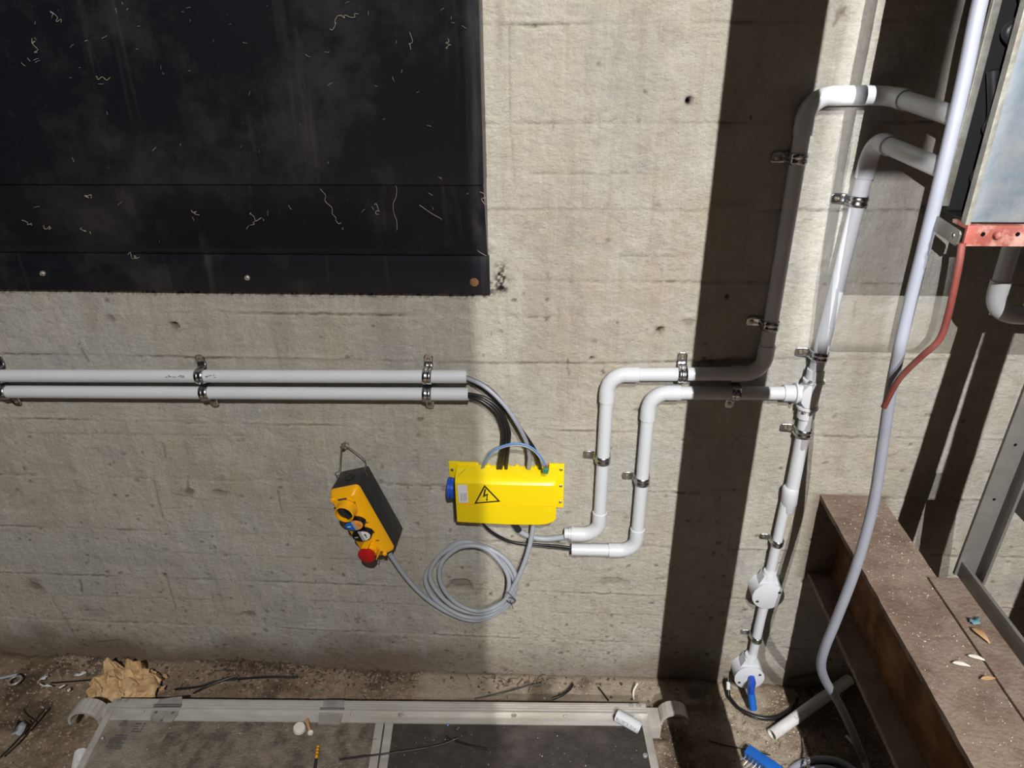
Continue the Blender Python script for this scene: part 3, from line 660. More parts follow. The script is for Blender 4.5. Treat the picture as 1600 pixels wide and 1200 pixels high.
# coil
def zc(x, y, off): return W(480+x/3.333, 640+y/3.333, off)
coil_pts = [(428,745,.05),(445,775,.045),(520,880,.03),(620,982,.02),(750,1064,.018),(880,1098,.018),(1010,1048,.020),(1078,965,.026),(1065,855,.026),(960,738,.020),(800,690,.016),(665,790,.014),(615,880,.014),
            (665,985,.016),(800,1072,.020),(930,1078,.024),(1045,1000,.030),(1088,880,.032),(1010,760,.026),(850,700,.020),(710,745,.018),(640,850,.020),(675,945,.022),(770,1030,.026),(900,1062,.030),(1010,1020,.034),(1050,920,.034),(1030,830,.030),(930,725,.026),
            (800,715,.026),(700,800,.028),(698,910,.028),(780,1010,.030),(900,1050,.034),(1020,1000,.038),(1085,900,.040),(1130,800,.036),(1160,700,.030),(1176,610,.024),(1178,560,.020)]
cable('pendant_cable', 'long grey cable coiled in loops on the wall, joining the pendant to the yellow box', [zc(*q) for q in coil_pts], .0050, pvc_grey, sp=7, n=12)
tw = root('cable_tie', W(797, 935, .03), 'twisted black wire tie binding the right side of the grey coil', 'cable tie')
b = MB(); b.tube(spline([W(789,930,.03), W(793,926,.045), W(803,935,.050), W(804,940,.042), W(796,942,.048), W(789,935,.04), W(789,930,.03)], 5), .0007, 6)
b.tube(spline([W(791,934,.03), W(797,934,.050), W(806,938,.046), W(800,944,.040), W(792,938,.035)], 5), .0007, 6); b.build('loop', cable_black, tw)
MB().tube(spline([W(797,938,.048), W(799,944,.046), W(802,951,.042)], 4), .0007, 6).build('tail', cable_black, tw)

# ================================================================== PENDANT STATION
sc_ = 1.027
pc = CAM + (np.array([-.41697, 1.16157, .59285])-CAM)*sc_
th = np.array([.06931636, -.33466283, -.12345264]); an = np.linalg.norm(th)
PM = Matrix.Translation(Vector(pc)) @ Matrix.Rotation(an, 4, Vector(th/an))
PD = root('pendant_station', None, 'yellow and black push-button pendant hung from a wall nail', 'control pendant', mtx=PM)
PD.rotation_euler = PM.to_euler(); PD.location = PM.translation
w_, l_, d_ = .0623*sc_, .165*sc_, .0815*sc_
lidy = -.060                                             # front of black body
b = MB(); b.box((0, lidy, -l_), (w_, 0, 0)); b.build('back_box', black_pl, PD, local=True, bevel=.003)
MB().rev([(.010, 0), (.010, .0008), (.0085, .0008), (.0085, .0003)], (w_*.5, -.030, .0003), (0, 0, 1), 20).build('knockout', black_gl, PD, local=True)
def ring(i, y, r_=.008, n=4):
    pts = []
    for cx__, cz__, a0 in ((w_-i-r_, -i-r_, 0), (i+r_, -i-r_, 90), (i+r_, -l_+i+r_, 180), (w_-i-r_, -l_+i+r_, 270)):
        for k in range(n+1): a = math.radians(a0+90*k/n); pts.append((cx__+r_*math.cos(a), y, cz__+r_*math.sin(a)))
    return pts
rr_ = [ring(-.001, lidy+.001), ring(-.001, lidy-.005), ring(.0015, lidy-.010), ring(.007, -d_+.002, .007), ring(.009, -d_, .006)]
v = [q for R_ in rr_ for q in R_]; n_ = len(rr_[0]); f = [(i*n_+j, i*n_+(j+1) % n_, (i+1)*n_+(j+1) % n_, (i+1)*n_+j) for i in range(4) for j in range(n_)] + [tuple(range(4*n_, 5*n_))]
MB().raw(v, f).build('cover', yellow_lid, PD, local=True, angle=50)
def face(x, z, y=0): return Vector((x*w_, -d_-y, -z*l_))
AX = (0, -1, 0)
for x, z in ((.16, .055), (.84, .055), (.84, .945), (.16, .945)):
    MB().rev([(.0048, 0), (.0048, .001), (.0036, .0022), (.0022, .0022), (.002, .0012)], face(x, z, -.001), AX, 14).build('cover_screw', yellow_lid, PD, local=True)
MB().box(tuple(face(.36, .075, .0006)), tuple(face(.66, .052, -.0005))).build('name_strip', ink_pale, PD, local=True)
# big shrouded selector
def shroud():
    b = MB(); c = face(.52, .195); b.rev([(.0205, -.001), (.0205, .0008), (.0190, .001), (.0188, .020), (.0170, .0205), (.0166, .004), (.0001, .004)], c, AX, 36, False)
    o = b.build('selector_shroud', yellow_lid, PD, local=True, angle=35)
    MB().rev([(.0208, -.001), (.0208, .0004), (.0199, .0004)], c, AX, 32).build('gasket', black_gl, o, local=True)
    k = MB(); k.rev([(.0156, .004), (.0154, .013), (.0135, .0145)], c, AX, 32); k.build('selector_knob', black_gl, o, local=True)
    g = MB(); g.prism([(-.0125, -.0035), (.0125, -.0035), (.0125, .0035), (-.0125, .0035)], .014, .0205, lambda a, q, d: c+Vector((a*.5+q*.87, -d, -a*.87+q*.5))); g.build('grip', black_pl, o, local=True, bevel=.001)
shroud()
def button_pair(x0, z, ma, mb, la, lb_):
    c = face(x0, z); ov = lambda a, q, k_=1.0: [(a*math.cos(2*math.pi*t/32), q*math.sin(2*math.pi*t/32)) for t in range(32)]
    v = []; f = []
    for k_, (a_, q_, h_) in enumerate(((.0218, .0142, -.001), (.0218, .0142, .009), (.0206, .0130, .0105))): v += [(c.x+x, c.y-h_, c.z+y) for x, y in ov(a_, q_)]
    for i in range(2): f += [(i*32+j, i*32+(j+1) % 32, (i+1)*32+(j+1) % 32, (i+1)*32+j) for j in range(32)]
    f.append(tuple(range(64, 96))); o = MB().raw(v, f).build('button_bezel', black_gl, PD, local=True)
    MB().box((c.x-.0028, c.y-.0118, c.z-.0122), (c.x+.0028, c.y-.010, c.z+.0122)).build('divider', pvc_grey, o, local=True, bevel=.0004)
    for s_, mt_, lbl in ((-1, ma, la), (1, mb, lb_)):
        pts = [(s_*.0036, -.0112), (s_*.0036, .0112)] + [(s_*.0196*math.cos(math.radians(t)), .0118*math.sin(math.radians(t))) for t in (72, 55, 35, 15, 0, -15, -35, -55, -72)]
        MB().prism(pts, .0098, .0125, lambda a, q, d: Vector((c.x+a, c.y-d, c.z+q))).build('push_button', mt_, o, local=True, bevel=.0008, label=lbl)
    return c, o
c1, o1 = button_pair(.53, .405, blue_lt, orange_pl, 'blue push button', 'orange push button')
c2, o2 = button_pair(.56, .575, black_gl, white_pl, 'black push button', 'white push button')
TM = lambda p, rz=0: Matrix.Translation(p) @ Matrix.Rotation(math.radians(90), 4, 'X') @ Matrix.Rotation(math.radians(rz), 4, 'Z')
MB().box((c1.x-.0150, c1.y-.0128, c1.z-.0012), (c1.x-.0070, c1.y-.0124, c1.z+.0012)).build('button_print', white_pl, o1, local=True)
MB().box((c2.x-.0150, c2.y-.0128, c2.z-.0012), (c2.x-.0070, c2.y-.0124, c2.z+.0012)).build('button_print', pvc_grey, o2, local=True)
b = MB(); b.box((c2.x+.0094, c2.y-.0129, c2.z-.0055), (c2.x+.0114, c2.y-.0124, c2.z+.0022)); b.prism([(.0074, .0018), (.0134, .0018), (.0104, .0058)], .0124, .0129, lambda a, q, d: Vector((c2.x+a, c2.y-d, c2.z+q)))
b.build('arrow_print', ink, o2, local=True, smooth=False)
b = MB()
bell = [(-.003, -.002), (.003, -.002), (.0018, .0002), (.0014, .0028), (0, .0036), (-.0014, .0028), (-.0018, .0002)]
for i in range(7):
    a_, q_ = bell[i], bell[(i+1) % 7]; b.tube([Vector((c1.x+.0105+a_[0], c1.y-.0126, c1.z+a_[1])), Vector((c1.x+.0105+q_[0], c1.y-.0126, c1.z+q_[1]))], .0003, 4)
b.build('bell_print', ink, o1, local=True)
# small unreadable legend strokes beside the buttons
b = MB()
for x, z, w2, nl in ((.80, .13, .012, 4), (.88, .44, .006, 2), (.88, .585, .010, 3), (.88, .72, .009, 2), (.80, .90, .010, 4), (.13, .115, .004, 1)):
    for i in range(nl):
        c = face(x, z + i*.011, .0003); b.box((c.x-w2/2, c.y-.0002, c.z-.0004), (c.x+w2/2*random.uniform(.3, 1), c.y+.0004, c.z+.0004))
b.build('legend_print', ink, PD, local=True, smooth=False)
# emergency stop
ce = face(.50, .815)
o = MB().rev([(.0150, -.001), (.0150, .004), (.011, .005), (.0108, .014), (.0001, .014)], ce, AX, 32, False).build('stop_collar', yellow_lid, PD, local=True)
MB().rev([(.0085, .004), (.0105, .014), (.0172, .018), (.0182, .021), (.0172, .0248), (.0125, .0270), (.0001, .0278)], ce, AX, 36, False).build('stop_button', red_pl, PD, local=True, label='red mushroom stop button')
b = MB(); 
for a0, h_, w2 in ((75, .024, .0065), (180, .017, .0030), (-35, .022, .0030), (-110, .010, .004)):
    a = math.radians(a0); u = Vector((math.cos(a), 0, math.sin(a))); t_ = Vector((-math.sin(a), 0, math.cos(a)))
    p_ = [ce+u*.0200+t_*w2, ce+u*.0200-t_*w2, ce+u*.0214-t_*w2, ce+u*.0214+t_*w2]
    b.raw([q for q in p_]+[q+Vector((0, -h_, 0)) for q in p_], [(0,1,2,3),(7,6,5,4),(0,4,5,1),(1,5,6,2),(2,6,7,3),(3,7,4,0)])
b.build('stop_guard', yellow_lid, PD, local=True, smooth=False)
nail = W(539, 692, .0)
PI = PM.inverted()
hl = PI @ Vector((nail.x, WY-.012, nail.z))
MB().tube(spline([(0.0, -.02, -.010), (-.001, -.02, .010), PI @ W(530,735,.03), PI @ W(532,712,.02), hl+Vector((-.003, 0, .002)), hl+Vector((0, 0, .006)), hl+Vector((.003, 0, .002)), PI @ W(552,704,.02), PI @ W(570,719,.03), (w_+.001, -.02, .004), (w_, -.02, -.012)], 5), .0009, 8).build('hanger_wire', wire_m, PD, local=True)
nl_ = root('wall_nail', nail, 'hooked nail in the wall holding the pendant wire', 'nail')
MB().tube([Vector((nail.x, WY+.002, nail.z)), Vector((nail.x, WY-.018, nail.z+.001))], .0018, 8).build('shank', steel_dark, nl_)
MB().rev([(.0048, 0), (.0048, .0012), (.001, .0020)], (nail.x, WY-.018, nail.z+.001), AX, 12).build('head', steel_dark, nl_)
MB().tube([Vector((nail.x+.002+.0075*math.cos(a/12*6.283), WY-.004, nail.z-.004+.0075*math.sin(a/12*6.283))) for a in range(12)], .0006, 6).build('wire_loop', wire_m, nl_)

# ================================================================== STEEL BEAM
BM = root('steel_beam', (.588, 1.2, .345), 'rust-brown dusty I-beam running out of the wall toward the viewer', 'steel beam')
y0, y1 = .22, 1.215
def slab(name, x0, x1, z0, z1, mt, nseg=60, amp=.0012, bev=0):
    n1 = nseg; v = []; f = []
    for i in range(n1+1):
        y = y0+(y1-y0)*i/n1; j = lambda s_: (random.random()-.5)*amp
        v += [(x0+j(0), y, z0), (x1+j(0), y, z0), (x1+j(0), y, z1+j(0)*.6), (x0+j(0), y, z1+j(0)*.6)]
    for i in range(n1):
        for k in range(4): f.append((i*4+k, i*4+(k+1) % 4, i*4+4+(k+1) % 4, i*4+4+k))
    f += [(0, 1, 2, 3), tuple(n1*4+k for k in range(4))]
    return MB().raw(v, f).build(name, mt, BM, angle=50)
slab('top_flange', .530, .647, .530, .540, beam_m); slab('bottom_flange', .5395, .650, .335, .3455, beam_m); slab('web', .584, .591, .344, .531, rust_m, amp=.003)
AG = root('angle_bracket', (.629, .964, .54), 'dusty angle iron lying along the right edge of the beam', 'angle iron')
MB().box((.629, .30, .5405), (.684, .962, .5455)).build('flat_leg', beam_m, AG, bevel=.001)
MB().box((.678, .30, .5455), (.684, .975, .575)).build('upright_leg', post_m, AG, bevel=.001)
PO = root('steel_post', (.69, .96, .545), 'grey painted angle-iron upright standing behind the angle on the beam', 'steel post')
def shear(v, k=.03): return [(x+(z-.546)*k, y, z) for x, y, z in v]
def sheared_box(lo, hi): q = MB(); q.box(lo, hi); q.v = shear(q.v); return q
sheared_box((.673, .968, .546), (.711, .974, 1.6)).build('wide_leg', post_m, PO, bevel=.0008)
sheared_box((.706, .945, .546), (.711, .968, 1.6)).build('narrow_leg', post_m, PO, bevel=.0008)
for z in (.80, .70, .93): MB().rev([(.0025, 0), (.0025, .0004)], (.69+(z-.546)*.03, .9679, z), AX, 8).build('hole', black_gl, PO)
BR = root('steel_rail', (.73, .95, .70), 'short grey steel rail running from the upright toward the viewer', 'steel rail')
MB().box((.716, .30, .692), (.721, .985, .735)).build('side_leg', post_m, BR, bevel=.0008); MB().box((.721, .30, .730), (.765, .985, .735)).build('top_leg', beam_m, BR, bevel=.0008)

# ================================================================== TRUNKING (galvanised, upper right)
TR = root('cable_trunking', (.475, .855, 1.16), 'galvanised steel cable trunking with an open dark side, top right', 'trunking')
tx0, tyf, tyb, tz0 = .474, .855, .920, 1.163
MB().box((tx0+.006, tyf, tz0), (1.05, tyf+.003, 2.4)).build('front_sheet', galv_face, TR, bevel=.0006)
MB().box((tx0, tyf-.001, tz0-.003), (tx0+.006, tyf+.010, 2.4)).build('near_rim', galv_edge, TR, bevel=.0006)
MB().box((tx0-.001, tyb-.006, tz0+.006), (tx0+.008, tyb+.001, 2.4)).build('far_rim', galv_edge, TR, bevel=.0006)
MB().box((tx0+.006, tyb-.003, tz0), (1.05, tyb, 2.4)).build('back_sheet', shaded_in, TR)
MB().box((tx0+.10, tyf+.003, tz0), (tx0+.105, tyb-.003, 2.4)).build('partition', shaded_in, TR)
MB().box((tx0+.004, tyf+.002, tz0-.002), (1.05, tyb, tz0+.001)).build('floor_plate', shaded_in, TR)
a = Yp(1450, 338, tyb+.006); c = Yp(1503, 374, tyf-.006)
dr = (c-a).normalized(); up = Vector((0, 0, 1)); up = (up-dr*up.dot(dr)).normalized(); nn = dr.cross(up)
b = MB(); L = (c-a).length; b.prism([(0, -.006), (.003, -.009), (L-.003, -.009), (L, -.006), (L, .006), (L-.003, .009), (.003, .009), (0, .006)], -.0012, .0012, lambda p, q, d: a+dr*p+up*q+nn*d+Vector((-.003, 0, 0)))
b.build('end_strap', steel_dark, TR, bevel=.0003)
for t in (.16, .84):
    q = a+dr*L*t+Vector((-.003, 0, 0)); sgn = 1 if nn.x < 0 else -1
    MB().rev([(.0042, .001), (.0040, .0024), (.0020, .0036)], q, nn*sgn, 12).build('rivet', galv, TR)
RB = root('red_bracket', (.48, .852, 1.135), 'pink-red painted drilled steel bar under the trunking', 'bracket')
rz0, rz1 = Yp(1550, 384, .852).z, Yp(1550, 352, .852).z
MB().box((tx0+.001, .849, rz0), (1.05, .8535, rz1)).build('bar', red_paint, RB, bevel=.0006)
MB().box((tx0+.001, .8535, rz1-.0045), (1.05, .885, rz1)).build('top_leg', red_paint, RB, bevel=.0006)
for px in (1536, 1590): q = Yp(px, 366, .8489); MB().rev([(.0026, 0), (.0026, .0003)], q, AX, 12).build('bolt_hole', black_gl, RB)
q = Yp(1558, 367, .849); MB().rev([(.0052, 0), (.0052, .0014), (.0040, .004), (.0001, .0052)], q, AX, 14, False).build('rivet', red_paint, RB)
# black cables inside the trunking
for i, (lbl, pts) in enumerate([('black cable hanging in a loop near the top of the open trunking', [(1575,-30),(1562,20),(1552,50),(1556,75),(1572,80)]),
                  ('black cable bent sharply inside the open trunking, below the topmost', [(1590,20),(1572,70),(1556,100),(1542,115),(1548,140),(1562,142)]),
                  ('black cable sweeping deep in the middle of the open trunking', [(1530,110),(1514,180),(1524,205),(1545,212)]),
                  ('black cable lowest in the open trunking', [(1545,150),(1512,240),(1504,280),(1512,300),(1530,295)])]):
    cable('black_cable', lbl, [Yp(x_, y_, .890 + .0*i) + Vector((.018+.012*(k_ % 2), .006, 0)) for k_, (x_, y_) in enumerate(pts)], .0062, black_pl, group='black cables inside the trunking')

# red sheathed rod and the big hanging grey cable
cable('red_conduit', 'thin dull-red sheathed cable curling down from the red bar', [Yp(1503,380,.850), Yp(1499,410,.848), Yp(1490,455,.85), Yp(1478,505,.86), Yp(1466,533,.868), Yp(1440,557,.885), Yp(1414,582,.90), Yp(1398,603,.91), Yp(1381,636,.925)], .0042, red_rod, 'conduit')
cable('hanging_cable', 'thick light-grey cable hanging past the trunking and beam to the floor', [Yp(1532,0,.905)+Vector((.001,0,z_)) for z_ in (1.0,.8,.6,.4,.25,.12)] + [Yp(1532,0,.905), Yp(1505,130,.905), Yp(1470,280,.905), Yp(1448,370,.912), Yp(1418,490,.925), Yp(1394,600,.935), Yp(1380,690,.94), Yp(1364,790,.94), Yp(1338,885,.93), Yp(1308,965,.93), Yp(1289,1012,.935), Yp(1283,1040,.95), Yp(1290,1064,.975), Yp(1306,1090,1.0), Yp(1326,1130,1.02), Yp(1340,1165,1.02), G(1352,1198,.012), G(1362,1260,.012)], .0082, cable_grey, n=16)

# ================================================================== FLOOR CLUTTER right
pv = root('conduit_offcut', G(1240, 1120, 0), 'dusty white conduit offcut lying on the floor beneath the beam', 'conduit')
a = G(1206, 1148, .024); c = G(1304, 1078, .05); c = a + (c-a)*1.25; d = (c-a).normalized()
q = MB(); q.rev([(r25-.002, .05), (r25-.002, 0), (r25, 0), (r25, (c-a).length), (r25-.002, (c-a).length)], a, d, 28, False); q.rev([(r25-.002, .0501), (.0001, .0502)], a, d, 28, False)
q.build('pipe', pvc_dirty, pv, angle=30)
mid = a + d*.085; vd = (Vector(CAM)-mid); vd = (vd-d*vd.dot(d)).normalized(); yv = vd.cross(d)
Mt = Matrix((( d.x, yv.x, vd.x, 0), (d.y, yv.y, vd.y, 0), (d.z, yv.z, vd.z, 0), (0, 0, 0, 1))); 
def pipe_print(s, size, at, rad, parent, sgn=1):
    cu = bpy.data.curves.new('print', 'FONT'); cu.body = s; cu.size = size; cu.align_x = 'CENTER'; cu.align_y = 'CENTER'; cu.resolution_u = 2
    t = bpy.data.objects.new('tmp', cu); COL.objects.link(t)
    me = bpy.data.meshes.new_from_object(t.evaluated_get(bpy.context.evaluated_depsgraph_get())); bpy.data.objects.remove(t)
    MM, cen = at
    inv = parent_mtx(parent).inverted()
    for v_ in me.vertices:
        x_, y_ = v_.co.x*sgn, v_.co.y*sgn; an_ = y_/rad; v_.co = inv @ (cen + (MM @ Vector((x_, math.sin(an_)*rad*1.012, math.cos(an_)*rad*1.012))))
    me.materials.clear(); me.materials.append(ink_pale); o = bpy.data.objects.new('print', me); COL.objects.link(o); o.parent = parent; return o
pipe_print('ELECTRICAL', .0085, (Mt.to_3x3(), mid), r25, pv)
# black flexible cable loop
lp = root('black_cable', G(1150, 1100, 0), 'short black cable curled round the foot of the lower round box', 'cable')
cable('sheath', None, [G(1138,1078,.03), G(1140,1090,.02), G(1155,1107,.022), G(1180,1119,.022), G(1205,1122,.022), G(1230,1114,.022), G(1242,1100,.02), G(1246,1090,.03)], .0042, cable_black, parent=lp)
cable('inner_core', None, [G(1160,1113,.020), G(1180,1122,.019), G(1203,1125,.019), G(1222,1121,.020)], .0026, cable_black, parent=lp)
cable('white_band', None, [G(1137.7,1066,.04), G(1138,1078,.032)], .0045, white_pl, parent=lp); cable('tip', None, [G(1137.7,1060,.045), G(1137.8,1067,.039)], .0047, cable_black, parent=lp)
# blue key in the lower round box
kb = Vector((.4470, WY-.0376, .0690)); bk = root('blue_key', kb, 'blue plastic plug hanging out of the lower round box', 'plug')
MB().rev([(.0135, 0), (.0135, .001), (.0105, .001)], kb+Vector((.001, 0, .002)), AX, 24).build('socket_ring', pvc, bk)
e1 = Yp(1173, 1078, WY-.070); e2 = Yp(1177, 1108, WY-.085)
MB().tube([kb+Vector((.003, .004, .004)), kb+Vector((.003, -.012, .003)), e1], .0078, 16).build('cap', blue_pl, bk)
MB().tube([e1+Vector((0, .002, .004)), e1, e2], .0085, 16, True, [.0070, .0078, .0078]).build('collar', blue_lt, bk)
MB().box((e1.x-.005, e1.y-.010, e1.z-.004), (e1.x+.004, e1.y-.002, e1.z+.014)).build('clip', blue_pl, bk, bevel=.001)
# terminal strip with wires
ts = root('terminal_strip', G(1190, 1185, .02), 'blue multi-way terminal strip with bare wires, bottom edge', 'connector')
t0 = G(1168, 1170, .035); t1 = G(1220, 1205, .035); d = (t1-t0).normalized(); s_ = Vector((d.y, -d.x, 0)); 
if s_.y > 0: s_ = -s_
b = MB(); L = (t1-t0).length; b.prism([(0, 0), (L, 0), (L, .022), (0, .022)], -.012, .008, lambda p, q, dd: t0+d*p+s_*(q-.006)+Vector((0, 0, dd))); b.build('strip_body', blue_lt, ts, bevel=.001)
for i in range(9):
    q = t0+d*(.004+i*(L-.008)/8)+s_*.0165; MB().box((q.x-.0016, q.y-.002, q.z-.004), (q.x+.0016, q.y+.001, q.z+.0055)).build('terminal', galv, ts)
    e = q + s_*random.uniform(.03, .05)+Vector((random.uniform(-.03, -.005), 0, -.025)); mt_ = random.choice([white_pl, pvc_grey, gold_m, white_pl])
    MB().tube(spline([q+s_*.001, q+s_*.012+Vector((0, 0, -.002)), e]), .0009, 6).build('wire', mt_, ts)
# grey cable coil at bottom edge and twisted wire
cable('grey_cable', 'flattened coil of light-grey cable cut by the bottom edge', [G(1215,1225,.012), G(1245,1196,.015), G(1275,1187,.02), G(1310,1190,.02), G(1340,1210,.02), G(1345,1240,.015), G(1300,1262,.012), G(1250,1250,.012), G(1245,1218,.016), G(1275,1202,.03), G(1305,1205,.035), G(1330,1228,.03)], .0070, cable_grey, n=14)
tw = MB(); p0 = G(1254, 1150, .01); p1_ = G(1264, 1204, .05)
for ph in (0, math.pi):
    tw.tube([p0.lerp(p1_, t/40)+Vector((math.cos(t*.9+ph)*.0022, math.sin(t*.9+ph)*.0022, math.sin(t*.9+ph)*.0015+.002)) for t in range(41)], .0016, 6)
o = tw.build('twisted_wire', gold_m); origin(o, p0); tagm(o, 'short length of twisted bare wire below the conduit offcut', 'wire')
cable('black_wire', 'thin black wire on the floor running to the blue terminal strip', [G(1065,1150,.012), G(1100,1156,.014), G(1140,1166,.02), G(1170,1172,.025), G(1204,1180,.03)], .0013, cable_black, 'wire')
cable('wood_stick', 'short grey stick under the beam at the bottom', [G(1322,1150,.02), G(1334,1163,.02)], .0028, pvc_dirty, 'stick')

# ================================================================== SCAFFOLD DECK
ZD = .078
O = G(178, 1091, ZD); Q = G(1009, 1099, ZD); du = (Q-O).normalized(); dv = Vector((du.y, -du.x, 0)); UL = (Q-O).length
DK = root('scaffold_deck', (O+Q)/2, 'aluminium-framed hatch deck with two dark panels lying on the pit floor', 'platform')
def dp(u, v, z=0): return O+du*u+dv*v+Vector((0, 0, z))
def dbox(name, u0, u1, v0, v1, z0, z1, mt, bevel=.0008, shear_u=0):
    b = MB(); b.prism([(u0, v0), (u1, v0), (u1+shear_u, v1), (u0+shear_u, v1)], z0, z1, lambda a, q, d: dp(a, q, d)); return b.build(name, mt, DK, bevel=bevel)
VL = .62
fr = dbox('far_rail', 0, UL, 0, .026, -.055, 0, alu)
b = MB()
for v_ in (.006, .011, .018, .0235): b.prism([(.002, v_), (UL-.002, v_), (UL-.002, v_+.0012), (.002, v_+.0012)], -.0006, .0006, lambda a, q, d: dp(a, q, d))
b.build('rib', alu, fr, smooth=False)
dbox('rail_lip', 0, UL, .0262, .0285, -.055, .0035, alu, .0005)
dbox('inner_flange', .012, UL-.012, .0285, .049, -.012, -.005, alu)
umid = (G(603, 1115, ZD)-O).dot(du)
kv = -.02
dbox('right_rail', UL-.016, UL, .0285, VL, -.055, -.003, alu, shear_u=.02)
dbox('left_rail', 0, .014, .0285, VL, -.055, -.001, alu, shear_u=.05)
dbox('centre_rail', umid-.0185, umid-.0015, .049, VL, -.03, -.003, alu, shear_u=.03)
dbox('centre_rail', umid+.0015, umid+.0185, .049, VL, -.03, -.003, alu, shear_u=.03)
deck_l = mat('dusty_gripped_panel', (.105, .085, .07), .8, var=.3, scale=40, bump=1.0, bscale=260, dust=(.33, .295, .255), dlo=.47, dhi=.58, dscale=5, spec=.25)
def panel_mat(name, flip):
    M = deck_l.copy(); M.name = name; return M
pl_m = mat('worn_textured_panel', (.10, .082, .068), .75, var=.35, scale=60, bump=1., bscale=240, dust=(.26, .22, .18), dlo=.38, dhi=.62, dscale=34, spec=.3)
pr_m = mat('dark_panel', (.052, .045, .044), .6, var=.3, scale=70, bump=.6, bscale=260, dust=(.15, .125, .11), dlo=.52, dhi=.85, dscale=9, spec=.4)
# left panel: three worn zones sharing one board; pale worn strip by the left rail
dbox('left_panel', .014, umid-.0185, .046, VL, -.018, -.008, pl_m, .0005, .04)
ps = mat('pale_worn_print', (.27, .24, .205), .8, var=.15, scale=60, bump=1, bscale=240, dust=(.17, .145, .12), dlo=.42, dhi=.62, dscale=22, spec=.25)
b = MB(); n1 = 22; e0 = []; 
for i in range(n1+1):
    v_ = .047+(VL-.06)*i/n1; e0.append((.15-.05*math.sin(v_*5)+random.uniform(-.016, .016)+v_*.2, v_))
b.prism([(.016, .047), *e0, (.05, VL-.01)], -.0082, -.0074, lambda a, q, d: dp(a, q, d)); b.build('worn_patch', ps, DK, smooth=False, label='pale worn area of the left panel')
dbox('right_panel', umid+.0185, UL-.016, .048, VL, -.018, -.009, pr_m, .0005, .03)
# printed blocks on the worn area
def print_block(px, py, wpx, hpx, n_, ang=0):
    b = MB()
    c = G(px, py, ZD-.007)
    for i in range(n_):
        for j in range(5):
            if random.random() < .2: continue
            p = c + du*(-wpx/2+wpx*j/5) + dv*(-hpx/2+hpx*i/n_); b.prism([(0, 0), (wpx/5*.8, 0), (wpx/5*.8, hpx/n_*.5), (0, hpx/n_*.5)], 0, .0004, lambda a, q, d: p+du*a+dv*q+Vector((0, 0, d)))
    b.build('printed_text', ink_pale, DK, smooth=False)
print_block(182, 1160, .034, .034, 8); print_block(216, 1138, .022, .024, 4); print_block(194, 1128, .022, .022, 6)
# rivets and bolts
for px, py, r_ in ((186,1095,.0055),(199,1095,.0055),(228,1112,.0035),(550,1115,.0035),(626,1116,.0055),(803,1117,.0055),(883,1118,.0035),(986,1103,.0055),(998,1103,.0055),(1008,1180,.005),(599,1180,.0045),(586,1156,.003),(160,1153,.0035),(985,1119,.006)):
    c = G(px, py, ZD-.001 if py < 1108 else ZD-.004); MB().rev([(r_, -.003), (r_, .0012), (r_*.6, .0024), (r_*.35, .0024), (r_*.3, .0012)], c, (0, 0, 1), 14).build('rivet', alu_dull, DK)
# hinges
def plate(pts, z0, z1, name, mt, par=DK): 
    b = MB(); P_ = [G(px, py, ZD+z0) for px, py in pts]; b.prism([(p_.x, p_.y) for p_ in P_], 0, z1-z0, lambda a, q, d: Vector((a, q, ZD+z0+d))); return b.build(name, mt, par, bevel=.0004)
hg = plate([(241,1106),(282,1106),(278,1118),(268,1130),(236,1129),(236,1122)], -.006, -.001, 'hinge_leaf', alu_dull); plate([(250,1093),(285,1089),(283,1104),(243,1104)], .0006, .003, 'hinge_leaf', alu_dull)
a = G(241, 1102.5, ZD+.003); c = G(283, 1102.5, ZD+.003); MB().tube([a, c], .0035, 10).build('hinge_pin', steel_dark, DK)
for px, py in ((244,1113),(270,1114),(252,1126)): MB().rev([(.0035, 0), (.003, .0015)], G(px, py, ZD-.001), (0, 0, 1), 10).build('rivet', steel_dark, DK)
plate([(506,1095),(538,1095),(538,1107),(504,1107)], .0005, .003, 'latch_plate', alu_dull); plate([(500,1109),(538,1109),(531,1133),(497,1133)], -.006, -.002, 'latch_plate', alu_dull)
MB().tube([G(500,1108,ZD+.003), G(538,1108,ZD+.003)], .003, 8).build('hinge_pin', steel_dark, DK)
# end hooks
def hook(uc, v0, v1, sgn, zc=-.010, R_=.031):
    n = 22; v = []; f = []
    for i in range(n+1):
        a = math.radians(200*i/n-10)
        for rr, vv in ((R_, v0), (R_, v1), (R_-.006, v1), (R_-.006, v0)):
            v.append(dp(uc+sgn*rr*-math.cos(a), vv, zc-.015+rr*math.sin(a)*.95))
    for i in range(n):
        for k in range(4): f.append((i*4+k, i*4+(k+1) % 4, i*4+4+(k+1) % 4, i*4+4+k))
    f += [(0, 1, 2, 3), tuple(n*4+k for k in range(4))]
    h_ = MB().raw(v, f).build('end_hook', alu, DK)
    b = MB()
    for i in range(1, 10):
        a = math.radians(18*i); q = lambda rr, vv, aa: dp(uc+sgn*rr*-math.cos(aa), vv, zc-.015+rr*math.sin(aa)*.95)
        b.tube([q(R_+.0002, v0+.001, a), q(R_+.0002, v1-.001, a)], .0005, 4)
    b.build('groove', alu_dull, h_)
hook(UL+.038+.020, -.004, .030, 1); hook(-.050, .004, .040, -1, zc=-.014, R_=.036)
dbox('hook_bracket', UL, UL+.026, .002, .050, -.045, -.010, alu, .001); dbox('hook_bracket', -.016, 0, .002, .030, -.045, -.012, alu, .001)
dbox('end_pin', -.024, -.002, .060, .066, -.03, -.024, alu_dull, .001)

